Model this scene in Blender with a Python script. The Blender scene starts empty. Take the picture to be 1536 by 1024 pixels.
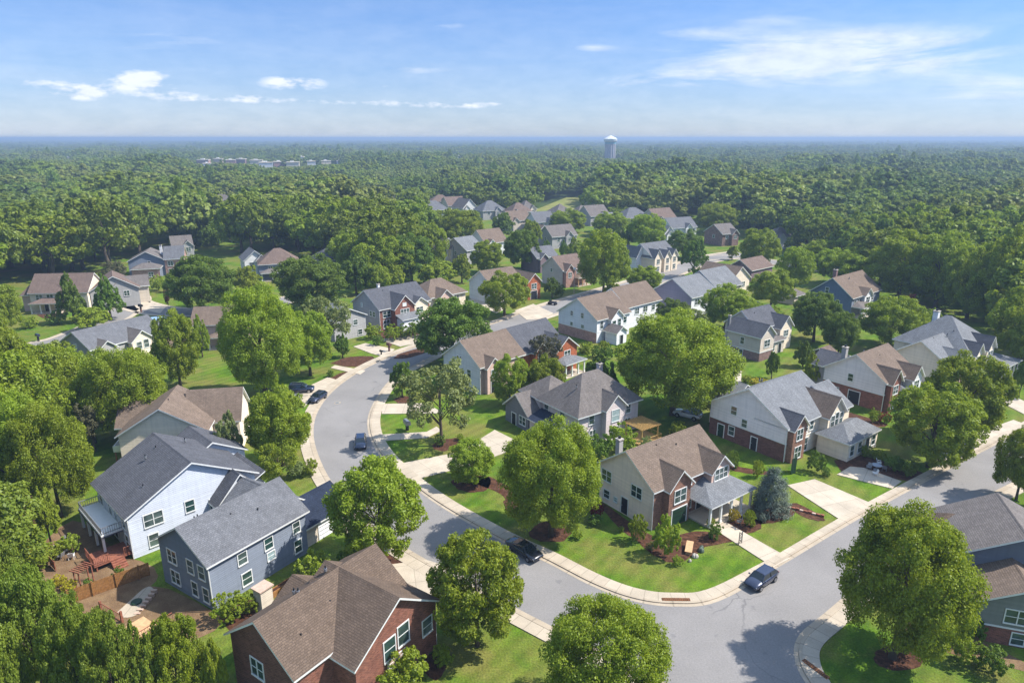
import bpy, math, random
import numpy as np
from mathutils import Vector, Matrix
from mathutils.geometry import tessellate_polygon
random.seed(7)
PI = math.pi
scene = bpy.context.scene
COL = scene.collection

# ------------------------------------------------------------------ survey helper: where a sight line meets a level plane
CH = 46.0; CF = 1024.0; CP = math.atan((512 - 207) / CF)
def G(px, py, z=0.0):
    u = (px - 768) / CF; v = (py - 512) / CF
    d = (u, math.cos(CP) - v * math.sin(CP), -math.sin(CP) - v * math.cos(CP))
    t = (z - CH) / d[2]
    return (d[0] * t, d[1] * t)
def proj(x, y, z):
    z = z - CH
    dp = y * math.cos(CP) - z * math.sin(CP); up = y * math.sin(CP) + z * math.cos(CP)
    return (768 + CF * x / dp, 512 - CF * up / dp)
def height_at(x, y, top):
    dz = (512 - top) / CF
    z = y * (dz * math.cos(CP) - math.sin(CP)) / (math.cos(CP) + dz * math.sin(CP))
    return z + CH
def C(h, k=1.0):
    h = h.lstrip('#')
    def f(c):
        c = c / 255.0
        return (c / 12.92 if c <= 0.04045 else ((c + 0.055) / 1.055) ** 2.4) * k
    return (f(int(h[0:2], 16)), f(int(h[2:4], 16)), f(int(h[4:6], 16)), 1.0)

# ------------------------------------------------------------------ materials
def new_mat(name):
    m = bpy.data.materials.new(name); m.use_nodes = True
    nt = m.node_tree
    for n in list(nt.nodes): nt.nodes.remove(n)
    out = nt.nodes.new('ShaderNodeOutputMaterial')
    return m, nt, out
def N(nt, t, **kw):
    n = nt.nodes.new(t)
    for k, v in kw.items():
        if k.startswith('i_'):
            key = k[2:]
            key = int(key) if key.isdigit() else key
            n.inputs[key].default_value = v
        else: setattr(n, k, v)
    return n
def L(nt, a, ao, b, bi): nt.links.new(a.outputs[ao], b.inputs[bi])
def mixc(nt, fac, a, b, mode='MIX'):
    """fac/a/b: socket or value"""
    n = nt.nodes.new('ShaderNodeMix'); n.data_type = 'RGBA'; n.blend_type = mode
    for s, v in ((0, fac), (6, a), (7, b)):
        if isinstance(v, bpy.types.NodeSocket): nt.links.new(v, n.inputs[s])
        else: n.inputs[s].default_value = v
    return n.outputs[2]
def ramp(nt, sock, lo, hi, a=0.0, b=1.0):
    n = nt.nodes.new('ShaderNodeMapRange')
    nt.links.new(sock, n.inputs[0])
    n.inputs[1].default_value = lo; n.inputs[2].default_value = hi; n.inputs[3].default_value = a; n.inputs[4].default_value = b
    return n.outputs[0]
def mth(nt, op, a, b=None):
    n = nt.nodes.new('ShaderNodeMath'); n.operation = op
    for i, v in enumerate((a, b)):
        if v is None: continue
        if isinstance(v, bpy.types.NodeSocket): nt.links.new(v, n.inputs[i])
        else: n.inputs[i].default_value = v
    return n.outputs[0]
def principled(nt, out, color, rough=0.8, spec=0.3, metal=0.0, bump=None, bstr=0.3, bdist=0.05, coat=0.0):
    p = nt.nodes.new('ShaderNodeBsdfPrincipled')
    if isinstance(color, bpy.types.NodeSocket): nt.links.new(color, p.inputs['Base Color'])
    else: p.inputs['Base Color'].default_value = color
    if isinstance(rough, bpy.types.NodeSocket): nt.links.new(rough, p.inputs['Roughness'])
    else: p.inputs['Roughness'].default_value = rough
    p.inputs['Specular IOR Level'].default_value = spec
    p.inputs['Metallic'].default_value = metal
    p.inputs['Coat Weight'].default_value = coat
    if bump is not None:
        b = N(nt, 'ShaderNodeBump'); b.inputs['Strength'].default_value = bstr; b.inputs['Distance'].default_value = bdist
        nt.links.new(bump, b.inputs['Height']); nt.links.new(b.outputs[0], p.inputs['Normal'])
    nt.links.new(p.outputs[0], out.inputs[0])
    return p
def scl(c, k): return (c[0] * k, c[1] * k, c[2] * k, 1.0)

def m_plain(name, c, rough=0.6, spec=0.3, metal=0.0, var=0.12, scale=3.0, coat=0.0):
    m, nt, out = new_mat(name)
    tc = N(nt, 'ShaderNodeTexCoord')
    no = N(nt, 'ShaderNodeTexNoise', i_Scale=scale, i_Detail=4.0)
    L(nt, tc, 'Object', no, 'Vector')
    col = mixc(nt, ramp(nt, no.outputs[0], 0.3, 0.7), scl(c, 1 - var), scl(c, 1 + var))
    principled(nt, out, col, rough, spec, metal, coat=coat)
    return m
def m_shingle(name, c, row=0.2):
    m, nt, out = new_mat(name)
    uv = N(nt, 'ShaderNodeTexCoord')
    br = N(nt, 'ShaderNodeTexBrick', i_Color1=scl(c, 0.86), i_Color2=scl(c, 1.14), i_Mortar=scl(c, 0.62), i_Scale=1.0)
    br.inputs['Mortar Size'].default_value = 0.022; br.inputs['Mortar Smooth'].default_value = 0.3
    br.inputs['Brick Width'].default_value = 0.36; br.inputs['Row Height'].default_value = row
    br.inputs['Bias'].default_value = 0.0; br.offset = 0.37
    L(nt, uv, 'UV', br, 'Vector')
    n1 = N(nt, 'ShaderNodeTexNoise', i_Scale=0.45, i_Detail=5.0, i_Roughness=0.6)
    L(nt, uv, 'UV', n1, 'Vector')
    n2 = N(nt, 'ShaderNodeTexNoise', i_Scale=9.0, i_Detail=3.0)
    L(nt, uv, 'UV', n2, 'Vector')
    mp = N(nt, 'ShaderNodeMapping'); mp.inputs['Scale'].default_value = (1.6, 0.09, 1); L(nt, uv, 'UV', mp, 'Vector')
    n3 = N(nt, 'ShaderNodeTexNoise', i_Scale=1.0, i_Detail=3.0)
    L(nt, mp, 0, n3, 'Vector')
    col = mixc(nt, 1.0, br.outputs[0], ramp_col(nt, n1.outputs[0], 0.3, 0.7, 0.86, 1.14), 'MULTIPLY')
    col = mixc(nt, 1.0, col, ramp_col(nt, n2.outputs[0], 0.3, 0.7, 0.8, 1.2), 'MULTIPLY')
    col = mixc(nt, 1.0, col, ramp_col(nt, n3.outputs[0], 0.35, 0.75, 1.04, 0.88), 'MULTIPLY')
    sep = N(nt, 'ShaderNodeSeparateXYZ'); L(nt, uv, 'UV', sep, 0)
    fr = mth(nt, 'FRACT', mth(nt, 'DIVIDE', sep.outputs[1], row))
    principled(nt, out, col, 0.9, 0.15, bump=mth(nt, 'SUBTRACT', 1.0, fr), bstr=0.5, bdist=0.04)
    return m
def ramp_col(nt, sock, lo, hi, a, b):
    r = ramp(nt, sock, lo, hi, a, b)
    cb = N(nt, 'ShaderNodeCombineXYZ')
    for i in range(3): nt.links.new(r, cb.inputs[i])
    return cb.outputs[0]
def m_siding(name, c, row=0.24):
    m, nt, out = new_mat(name)
    uv = N(nt, 'ShaderNodeTexCoord')
    sep = N(nt, 'ShaderNodeSeparateXYZ'); L(nt, uv, 'UV', sep, 0)
    rowv = mth(nt, 'DIVIDE', sep.outputs[1], row)
    fr = mth(nt, 'FRACT', rowv)
    wn = N(nt, 'ShaderNodeTexWhiteNoise', noise_dimensions='1D'); nt.links.new(mth(nt, 'FLOOR', rowv), wn.inputs['W'])
    n1 = N(nt, 'ShaderNodeTexNoise', i_Scale=0.35, i_Detail=5.0); L(nt, uv, 'UV', n1, 'Vector')
    mp = N(nt, 'ShaderNodeMapping'); mp.inputs['Scale'].default_value = (2.5, 0.18, 1); L(nt, uv, 'UV', mp, 'Vector')
    n2 = N(nt, 'ShaderNodeTexNoise', i_Scale=1.0, i_Detail=4.0); L(nt, mp, 0, n2, 'Vector')
    col = mixc(nt, 1.0, c, ramp_col(nt, wn.outputs[0], 0, 1, 0.94, 1.05), 'MULTIPLY')
    col = mixc(nt, 1.0, col, ramp_col(nt, n1.outputs[0], 0.3, 0.7, 0.93, 1.06), 'MULTIPLY')
    col = mixc(nt, 1.0, col, ramp_col(nt, n2.outputs[0], 0.45, 0.8, 1.02, 0.88), 'MULTIPLY')
    principled(nt, out, col, 0.6, 0.3, bump=mth(nt, 'SUBTRACT', 1.0, fr), bstr=1.0, bdist=0.085)
    return m
def m_brick(name, c):
    m, nt, out = new_mat(name)
    uv = N(nt, 'ShaderNodeTexCoord')
    br = N(nt, 'ShaderNodeTexBrick', i_Color1=scl(c, 0.6), i_Color2=scl(c, 1.4), i_Scale=1.0)
    br.inputs['Mortar'].default_value = (c[0] * 1.2 + 0.03, c[1] * 1.5 + 0.03, c[2] * 1.7 + 0.03, 1)
    br.inputs['Mortar Size'].default_value = 0.018; br.inputs['Brick Width'].default_value = 0.30; br.inputs['Row Height'].default_value = 0.12
    L(nt, uv, 'UV', br, 'Vector')
    n1 = N(nt, 'ShaderNodeTexNoise', i_Scale=0.9, i_Detail=6.0, i_Roughness=0.65); L(nt, uv, 'UV', n1, 'Vector')
    col = mixc(nt, 1.0, br.outputs[0], ramp_col(nt, n1.outputs[0], 0.3, 0.7, 0.75, 1.22), 'MULTIPLY')
    principled(nt, out, col, 0.85, 0.2, bump=br.outputs[1], bstr=-0.4, bdist=0.02)
    return m
def m_ground(name, cols, scales, rough=0.95, bstr=0.6, bdist=0.08, fine=8.0, stripes=None):
    """layered noise mix of a list of colours"""
    m, nt, out = new_mat(name)
    tc = N(nt, 'ShaderNodeTexCoord')
    col = None
    for i, (c, s) in enumerate(zip(cols[1:], scales)):
        no = N(nt, 'ShaderNodeTexNoise', i_Scale=s, i_Detail=6.0, i_Roughness=0.62); L(nt, tc, 'Object', no, 'Vector')
        f = ramp(nt, no.outputs[0], 0.42, 0.62)
        col = mixc(nt, f, cols[0] if col is None else col, c)
    nf = N(nt, 'ShaderNodeTexNoise', i_Scale=fine, i_Detail=4.0); L(nt, tc, 'Object', nf, 'Vector')
    col = mixc(nt, 1.0, col, ramp_col(nt, nf.outputs[0], 0.3, 0.7, 0.72, 1.28), 'MULTIPLY')
    if stripes:
        mp = N(nt, 'ShaderNodeMapping'); mp.inputs['Rotation'].default_value = (0, 0, stripes[0]); L(nt, tc, 'Object', mp, 'Vector')
        wv = N(nt, 'ShaderNodeTexWave', i_Scale=stripes[1], i_Distortion=1.2, i_Detail=2.0); L(nt, mp, 0, wv, 'Vector')
        col = mixc(nt, 1.0, col, ramp_col(nt, wv.outputs[1], 0, 1, 1 - stripes[2], 1 + stripes[2]), 'MULTIPLY')
    principled(nt, out, col, rough, 0.15, bump=nf.outputs[0], bstr=bstr, bdist=bdist)
    return m
def m_asphalt():
    m, nt, out = new_mat('asphalt')
    tc = N(nt, 'ShaderNodeTexCoord')
    n1 = N(nt, 'ShaderNodeTexNoise', i_Scale=0.12, i_Detail=5.0, i_Roughness=0.6); L(nt, tc, 'Object', n1, 'Vector')
    n2 = N(nt, 'ShaderNodeTexNoise', i_Scale=6.0, i_Detail=5.0); L(nt, tc, 'Object', n2, 'Vector')
    c = (0.225, 0.212, 0.202, 1)
    col = mixc(nt, 1.0, c, ramp_col(nt, n1.outputs[0], 0.3, 0.7, 0.88, 1.12), 'MULTIPLY')
    col = mixc(nt, 1.0, col, ramp_col(nt, n2.outputs[0], 0.3, 0.7, 0.88, 1.12), 'MULTIPLY')
    # thin wandering cracks
    vo = N(nt, 'ShaderNodeTexVoronoi', feature='DISTANCE_TO_EDGE', i_Scale=0.085)
    nd = N(nt, 'ShaderNodeTexNoise', i_Scale=0.4, i_Detail=5.0); L(nt, tc, 'Object', nd, 'Vector')
    ad = N(nt, 'ShaderNodeVectorMath', operation='MULTIPLY_ADD'); L(nt, nd, 'Color', ad, 0); ad.inputs[1].default_value = (2.2, 2.2, 0); L(nt, tc, 'Object', ad, 2)
    L(nt, ad, 0, vo, 'Vector')
    crack = ramp(nt, vo.outputs['Distance'], 0.0, 0.006, 1.0, 0.0)
    nm = N(nt, 'ShaderNodeTexNoise', i_Scale=0.09, i_Detail=2.0); L(nt, tc, 'Object', nm, 'Vector')
    crack = mth(nt, 'MULTIPLY', crack, ramp(nt, nm.outputs[0], 0.45, 0.6))
    col = mixc(nt, mth(nt, 'MULTIPLY', crack, 0.5), col, (0.06, 0.06, 0.065, 1))
    # a few patches and oil stains
    n4 = N(nt, 'ShaderNodeTexNoise', i_Scale=0.5, i_Detail=3.0); L(nt, tc, 'Object', n4, 'Vector')
    col = mixc(nt, ramp(nt, n4.outputs[0], 0.66, 0.72, 0, 0.35), col, (0.10, 0.10, 0.105, 1))
    principled(nt, out, col, 0.85, 0.25, bump=n2.outputs[0], bstr=0.25, bdist=0.02)
    return m
def m_concrete(name, c, joint=1.5):
    m, nt, out = new_mat(name)
    uv = N(nt, 'ShaderNodeTexCoord')
    n1 = N(nt, 'ShaderNodeTexNoise', i_Scale=0.5, i_Detail=6.0); L(nt, uv, 'Object', n1, 'Vector')
    n2 = N(nt, 'ShaderNodeTexNoise', i_Scale=8.0, i_Detail=4.0); L(nt, uv, 'Object', n2, 'Vector')
    sep = N(nt, 'ShaderNodeSeparateXYZ'); L(nt, uv, 'UV', sep, 0)
    fr = mth(nt, 'FRACT', mth(nt, 'DIVIDE', sep.outputs[0], joint))
    j = ramp(nt, mth(nt, 'ABSOLUTE', mth(nt, 'SUBTRACT', fr, 0.5)), 0.46, 0.485)
    if joint == 3.2:
        fv = mth(nt, 'FRACT', mth(nt, 'DIVIDE', sep.outputs[1], joint))
        j = ramp(nt, mth(nt, 'MAXIMUM', mth(nt, 'ABSOLUTE', mth(nt, 'SUBTRACT', fr, 0.5)), mth(nt, 'ABSOLUTE', mth(nt, 'SUBTRACT', fv, 0.5))), 0.482, 0.492)
    wn = N(nt, 'ShaderNodeTexWhiteNoise', noise_dimensions='1D'); nt.links.new(mth(nt, 'FLOOR', mth(nt, 'DIVIDE', sep.outputs[0], joint)), wn.inputs['W'])
    col = mixc(nt, 1.0, c, ramp_col(nt, n1.outputs[0], 0.3, 0.7, 0.87, 1.1), 'MULTIPLY')
    col = mixc(nt, 1.0, col, ramp_col(nt, wn.outputs[0], 0, 1, 0.94, 1.05), 'MULTIPLY')
    col = mixc(nt, 1.0, col, ramp_col(nt, n2.outputs[0], 0.3, 0.7, 0.93, 1.07), 'MULTIPLY')
    col = mixc(nt, mth(nt, 'MULTIPLY', j, 0.5), col, scl(c, 0.4))
    principled(nt, out, col, 0.85, 0.2)
    return m
def m_glass(name, c=(0.02, 0.05, 0.045, 1)):
    m, nt, out = new_mat(name)
    oi = N(nt, 'ShaderNodeObjectInfo')
    tc = N(nt, 'ShaderNodeTexCoord')
    wn = N(nt, 'ShaderNodeTexNoise', i_Scale=0.9, i_Detail=1.0); L(nt, tc, 'Object', wn, 'Vector')
    col = mixc(nt, ramp(nt, oi.outputs['Random'], 0.25, 1.0), c, (0.10, 0.13, 0.12, 1))
    col = mixc(nt, 1.0, col, ramp_col(nt, wn.outputs[0], 0.35, 0.65, 0.6, 1.4), 'MULTIPLY')
    principled(nt, out, col, 0.06, 0.8)
    return m
def m_leaf(name, c1, c2, trans=0.3, hue=0.0):
    """c1,c2 darker / lighter natural leaf tones, chosen per leaf by attribute and per tree by random"""
    m, nt, out = new_mat(name)
    at = N(nt, 'ShaderNodeAttribute', attribute_name='tint')
    oi = N(nt, 'ShaderNodeObjectInfo')
    f = mth(nt, 'ADD', mth(nt, 'MULTIPLY', at.outputs['Fac'], 0.62), mth(nt, 'MULTIPLY', oi.outputs['Random'], 0.38))
    col = mixc(nt, f, c1, c2)
    hs = N(nt, 'ShaderNodeHueSaturation'); nt.links.new(col, hs.inputs['Color'])
    nt.links.new(mth(nt, 'ADD', 0.485 + hue, mth(nt, 'MULTIPLY', oi.outputs['Random'], 0.03)), hs.inputs['Hue'])
    d = N(nt, 'ShaderNodeBsdfDiffuse'); t = N(nt, 'ShaderNodeBsdfTranslucent'); g = N(nt, 'ShaderNodeBsdfGlossy'); g.inputs['Roughness'].default_value = 0.5
    L(nt, hs, 0, d, 0)
    nt.links.new(mixc(nt, 1.0, hs.outputs[0], (1.15, 1.1, 0.5, 1), 'MULTIPLY'), t.inputs[0])
    g.inputs[0].default_value = (0.7, 0.75, 0.7, 1)
    m1 = N(nt, 'ShaderNodeMixShader'); m1.inputs[0].default_value = trans; L(nt, d, 0, m1, 1); L(nt, t, 0, m1, 2)
    m2 = N(nt, 'ShaderNodeMixShader'); m2.inputs[0].default_value = 0.022; L(nt, m1, 0, m2, 1); L(nt, g, 0, m2, 2)
    L(nt, m2, 0, out, 0)
    return m

M = {}
M['leaf'] = m_leaf('leaf_green', (0.125, 0.195, 0.014, 1), (0.36, 0.432, 0.028, 1), 0.42)
M['leaf_far'] = m_leaf('leaf_forest', (0.095, 0.155, 0.020, 1), (0.30, 0.37, 0.038, 1), 0.40)
M['leaf_wood_dark'] = m_leaf('leaf_wood_dark', (0.065, 0.115, 0.018, 1), (0.17, 0.24, 0.032, 1), 0.34)
M['leaf_wood_pale'] = m_leaf('leaf_wood_pale', (0.12, 0.165, 0.03, 1), (0.30, 0.34, 0.06, 1), 0.34)
M['leaf_olive'] = m_leaf('leaf_olive', (0.15, 0.19, 0.055, 1), (0.29, 0.34, 0.12, 1), 0.34)
M['leaf_lime'] = m_leaf('leaf_lime', (0.18, 0.24, 0.02, 1), (0.36, 0.42, 0.035, 1), 0.36)
M['leaf_dark'] = m_leaf('leaf_dark', (0.08, 0.145, 0.018, 1), (0.20, 0.29, 0.032, 1), 0.38)
M['leaf_purple'] = m_leaf('leaf_purple', (0.06, 0.026, 0.018, 1), (0.15, 0.065, 0.038, 1), 0.25)
M['leaf_brown'] = m_leaf('leaf_brown', (0.075, 0.075, 0.035, 1), (0.15, 0.14, 0.07, 1), 0.2)
M['leaf_red'] = m_leaf('leaf_red', (0.14, 0.01, 0.012, 1), (0.32, 0.03, 0.03, 1), 0.25)
M['leaf_yellow'] = m_leaf('leaf_yellow', (0.30, 0.25, 0.01, 1), (0.5, 0.42, 0.03, 1), 0.3)
M['leaf_spruce'] = m_leaf('leaf_spruce', (0.085, 0.115, 0.085, 1), (0.20, 0.235, 0.19, 1), 0.12)
M['bark'] = m_plain('bark', (0.11, 0.085, 0.065, 1), 0.95, 0.1, var=0.35, scale=6)
M['white'] = m_plain('white_trim', (0.72, 0.72, 0.70, 1), 0.5, var=0.04)
M['glass'] = m_glass('window_glass')
M['pane_light'] = m_plain('curtained_glass', (0.32, 0.42, 0.43, 1), 0.15, 0.6, var=0.2)
M['black'] = m_plain('black_paint', (0.015, 0.016, 0.018, 1), 0.5)
M['door_dark'] = m_plain('dark_door', (0.022, 0.022, 0.03, 1), 0.4)
M['green_door'] = m_plain('green_door', (0.018, 0.045, 0.026, 1), 0.4)
M['asphalt'] = m_asphalt()
M['concrete'] = m_concrete('sidewalk_concrete', (0.455, 0.385, 0.295, 1))
M['drive'] = m_concrete('driveway_concrete', (0.48, 0.41, 0.32, 1), 3.2)
M['curb'] = m_concrete('curb_concrete', (0.41, 0.34, 0.255, 1), 3.0)
M['mulch'] = m_ground('mulch', [(0.085, 0.036, 0.020, 1), (0.13, 0.062, 0.036, 1), (0.05, 0.024, 0.014, 1)], [0.9, 2.2], fine=14, bdist=0.1)
M['dirt'] = m_ground('bare_dirt', [(0.16, 0.10, 0.055, 1), (0.22, 0.145, 0.08, 1)], [0.6], fine=10)
M['grass'] = m_ground('lawn_grass', [(0.085, 0.150, 0.012, 1), (0.125, 0.185, 0.018, 1), (0.062, 0.125, 0.012, 1), (0.150, 0.155, 0.035, 1)], [0.06, 0.32, 0.11], fine=5.0, bdist=0.12, stripes=(math.radians(40), 0.18, 0.05))
M['forest_floor'] = m_ground('forest_floor', [(0.035, 0.055, 0.018, 1), (0.05, 0.075, 0.022, 1)], [0.05], fine=1.0)
M['meadow'] = m_ground('meadow_grass', [(0.17, 0.20, 0.04, 1), (0.12, 0.16, 0.03, 1), (0.24, 0.22, 0.08, 1)], [0.04, 0.15], fine=2)
M['wood'] = m_plain('cedar_wood', (0.30, 0.145, 0.05, 1), 0.8, 0.2, var=0.3, scale=4)
M['deckwood'] = m_plain('red_deck_wood', (0.26, 0.10, 0.062, 1), 0.8, 0.2, var=0.3, scale=4)
M['woodnew'] = m_plain('pale_new_wood', (0.50, 0.32, 0.12, 1), 0.8, 0.2, var=0.2, scale=4)
M['metal'] = m_plain('grey_metal', (0.30, 0.31, 0.33, 1), 0.4, 0.5, 0.5)
M['rock'] = m_plain('pale_rock', (0.42, 0.38, 0.33, 1), 0.9, 0.2, var=0.25, scale=2)
M['rust'] = m_plain('rusty_grate', (0.20, 0.085, 0.035, 1), 0.9, 0.2, var=0.4, scale=5)
M['tan'] = m_plain('tan_board', (0.55, 0.34, 0.18, 1), 0.8, var=0.2)
M['pinkc'] = m_plain('pinkish_stone', (0.50, 0.36, 0.28, 1), 0.8, var=0.15)
M['tower_shaft'] = m_plain('tower_shaft_paint', (0.36, 0.33, 0.33, 1), 0.6, var=0.12, scale=.15)
M['tower_band'] = m_plain('tower_band_paint', (0.16, 0.34, 0.38, 1), 0.6, var=0.05)
# house paints
sh = {'brown': '#8f7b6b', 'tan': '#a08c7c', 'grey': '#85868b', 'lgrey': '#8f9194', 'dgrey': '#6b6c72', 'warm': '#8d8580', 'navy': '#363f52', 'pink': '#a08a7e', 'slate': '#808185'}
for k, v in sh.items(): M['r_' + k] = m_shingle('shingle_' + k, C(v, {'tan': .52, 'brown': .50, 'pink': .50, 'warm': .62}.get(k, .68)))
sd = {'beige': '#cdc5ab', 'cream': '#ecdcc4', 'white': '#e6e6e6', 'slate': '#7d8592', 'pblue': '#c6ccd6', 'lav': '#d2c4c0', 'grey': '#a7a5a2', 'dkgrey': '#7c7c7e', 'pgrey': '#dcdcd8', 'blue': '#68788c', 'purple': '#9a909f', 'sage2': '#f6dfcb', 'pgrey2': '#f2e8e2', 'taupe': '#cfc2b0', 'dkslate': '#71747d', 'sage': '#87887b', 'pinkish': '#cfb1a2', 'mauve': '#7a676b'}
for k, v in sd.items(): M['s_' + k] = m_siding('siding_' + k, C(v, 0.85))
bk = {'red': '#875443', 'brown': '#8c6350', 'dark': '#6f4a40', 'orange': '#a85b38', 'pink': '#b08476', 'rose': '#8a6a62', 'dark2': '#744a3d'}
for k, v in bk.items(): M['b_' + k] = m_brick('brick_' + k, C(v, 0.85))
M['s_paleblue_soffit'] = m_plain('pale_blue_board', C('#9cc0ea', 0.8), 0.6)

# ------------------------------------------------------------------ mesh builder
class MB:
    def __init__(s): s.v = []; s.f = []; s.m = []; s.mats = []
    def mi(s, mat):
        if mat not in s.mats: s.mats.append(mat)
        return s.mats.index(mat)
    def face(s, pts, mat):
        i = len(s.v); s.v += [tuple(p) for p in pts]; s.f.append(tuple(range(i, i + len(pts)))); s.m.append(s.mi(mat))
    def box(s, x0, x1, y0, y1, z0, z1, mat, skip=''):
        p = [(x0, y0, z0), (x1, y0, z0), (x1, y1, z0), (x0, y1, z0), (x0, y0, z1), (x1, y0, z1), (x1, y1, z1), (x0, y1, z1)]
        for n, q in (('b', (0, 3, 2, 1)), ('t', (4, 5, 6, 7)), ('f', (0, 1, 5, 4)), ('r', (1, 2, 6, 5)), ('k', (2, 3, 7, 6)), ('l', (3, 0, 4, 7))):
            if n not in skip: s.face([p[i] for i in q], mat)
    def obox(s, o, ax, ay, az, mat):
        """box from corner o with edge vectors"""
        o = Vector(o); ax = Vector(ax); ay = Vector(ay); az = Vector(az)
        if ax.cross(ay).dot(az) < 0: ax, ay = ay, ax
        p = [o, o + ax, o + ax + ay, o + ay, o + az, o + ax + az, o + ax + ay + az, o + ay + az]
        for q in ((0, 3, 2, 1), (4, 5, 6, 7), (0, 1, 5, 4), (1, 2, 6, 5), (2, 3, 7, 6), (3, 0, 4, 7)): s.face([p[i] for i in q], mat)
    def tube(s, pts, rad, mat, seg=8, cap=True):
        rings = []
        n = len(pts)
        for i, p in enumerate(pts):
            p = Vector(p)
            d = (Vector(pts[min(i + 1, n - 1)]) - Vector(pts[max(i - 1, 0)]))
            d = d.normalized() if d.length > 1e-9 else Vector((0, 0, 1))
            a = d.orthogonal().normalized() if abs(d.z) < 0.95 else Vector((1, 0, 0)).cross(d).normalized()
            b = d.cross(a).normalized()
            r = rad[i] if isinstance(rad, (list, tuple)) else rad
            rings.append([p + a * (r * math.cos(2 * PI * k / seg)) + b * (r * math.sin(2 * PI * k / seg)) for k in range(seg)])
        for i in range(n - 1):
            for k in range(seg):
                k2 = (k + 1) % seg
                s.face([rings[i][k], rings[i][k2], rings[i + 1][k2], rings[i + 1][k]], mat)
        if cap:
            s.face(list(reversed(rings[0])), mat); s.face(rings[-1], mat)
    def beam(s, a, b, w, mat): s.tube([a, b], w, mat, seg=4)
    def build(s, name, parent=None, smooth=False, kind=None, weld=False):
        me = bpy.data.meshes.new(name)
        me.from_pydata(s.v, [], s.f)
        for m in s.mats: me.materials.append(M[m])
        me.polygons.foreach_set('material_index', s.m)
        uvl = me.uv_layers.new(name='UVMap')
        data = []
        for f in s.f:
            p = [Vector(s.v[i]) for i in f]
            n = Vector((0, 0, 0))
            for i in range(len(p)):
                a, b = p[i], p[(i + 1) % len(p)]
                n += Vector(((a.y - b.y) * (a.z + b.z), (a.z - b.z) * (a.x + b.x), (a.x - b.x) * (a.y + b.y)))
            n = n.normalized() if n.length > 1e-12 else Vector((0, 0, 1))
            t = Vector((0, 0, 1)).cross(n)
            t = Vector((1, 0, 0)) if t.length < 1e-3 else t.normalized()
            b = n.cross(t)
            for q in p: data += [q.dot(t), q.dot(b)]
        uvl.data.foreach_set('uv', data)
        if weld:
            import bmesh
            bm = bmesh.new(); bm.from_mesh(me); bmesh.ops.remove_doubles(bm, verts=bm.verts, dist=0.0005); bm.to_mesh(me); bm.free()
        if smooth: me.polygons.foreach_set('use_smooth', [True] * len(me.polygons))
        me.update()
        o = bpy.data.objects.new(name, me); COL.objects.link(o)
        if parent: o.parent = parent
        if kind: o['kind'] = kind
        return o
def empty(name, loc, rz=0, label=None, cat=None, group=None, scale=None):
    o = bpy.data.objects.new(name, None); COL.objects.link(o)
    o.location = loc; o.rotation_euler = (0, 0, rz); o.empty_display_size = 0.5
    if scale: o.scale = scale
    tag(o, label, cat, group); return o
def tag(o, label=None, cat=None, group=None, kind=None):
    if label: o['label'] = label
    if cat: o['category'] = cat
    if group: o['group'] = group
    if kind: o['kind'] = kind
    return o
def copy_tree(o, loc=None, rz=None, scale=None, label=None, group=None):
    def rec(s, par):
        c = s.copy(); COL.objects.link(c); c.parent = par
        for ch in list(s.children): rec(ch, c)
        return c
    c = rec(o, None)
    if loc is not None: c.location = loc
    if rz is not None: c.rotation_euler = (0, 0, rz)
    if scale is not None: c.scale = scale
    if label: c['label'] = label
    if group: c['group'] = group
    elif 'group' in c: del c['group']
    return c

#CAMERA#
cam_d = bpy.data.cameras.new('camera'); cam = bpy.data.objects.new('camera', cam_d); COL.objects.link(cam)
cam_d.sensor_width = 36; cam_d.lens = 24.0; cam_d.clip_end = 60000; cam_d.clip_start = 0.5
cam.location = (0, 0, CH); cam.rotation_euler = (PI / 2 - CP, 0, 0)
scene.camera = cam
scene.view_settings.view_transform = 'Standard'; scene.view_settings.look = 'None'
scene.view_settings.exposure = 1.1; scene.view_settings.gamma = 1.0
SUN_AZ = 86.0; SUN_EL = 50.0
sd_ = bpy.data.lights.new('sun', 'SUN'); sun = bpy.data.objects.new('sun', sd_); COL.objects.link(sun)
sd_.energy = 3.5; sd_.angle = math.radians(0.6); sd_.color = (1.0, 0.955, 0.88)
a, e = math.radians(SUN_AZ), math.radians(SUN_EL)
sv = Vector((math.sin(a) * math.cos(e), math.cos(a) * math.cos(e), math.sin(e)))
sun.rotation_euler = sv.to_track_quat('Z', 'Y').to_euler(); sun.location = (60, 20, 120)

# ------------------------------------------------------------------ sky: Nishita with real-direction clouds
w = bpy.data.worlds.new('World'); scene.world = w; w.use_nodes = True
nt = w.node_tree
for n in list(nt.nodes): nt.nodes.remove(n)
wo = N(nt, 'ShaderNodeOutputWorld'); bg = N(nt, 'ShaderNodeBackground'); bg.inputs[1].default_value = 0.15
sky = N(nt, 'ShaderNodeTexSky'); sky.sky_type = 'NISHITA'; sky.sun_disc = False
sky.sun_elevation = e; sky.sun_rotation = a; sky.altitude = 100; sky.air_density = 1.0; sky.dust_density = 0.25; sky.ozone_density = 2.6
tc = N(nt, 'ShaderNodeTexCoord'); sp = N(nt, 'ShaderNodeSeparateXYZ'); L(nt, tc, 'Generated', sp, 0)
el = mth(nt, 'ARCSINE', sp.outputs[2])
azn = mth(nt, 'ARCTAN2', sp.outputs[0], sp.outputs[1])
def dirof(px, py):
    u = (px - 768) / CF; v = (py - 512) / CF
    d = Vector((u, math.cos(CP) - v * math.sin(CP), -math.sin(CP) - v * math.cos(CP))).normalized()
    return math.atan2(d.x, d.y), math.asin(d.z)
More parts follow.
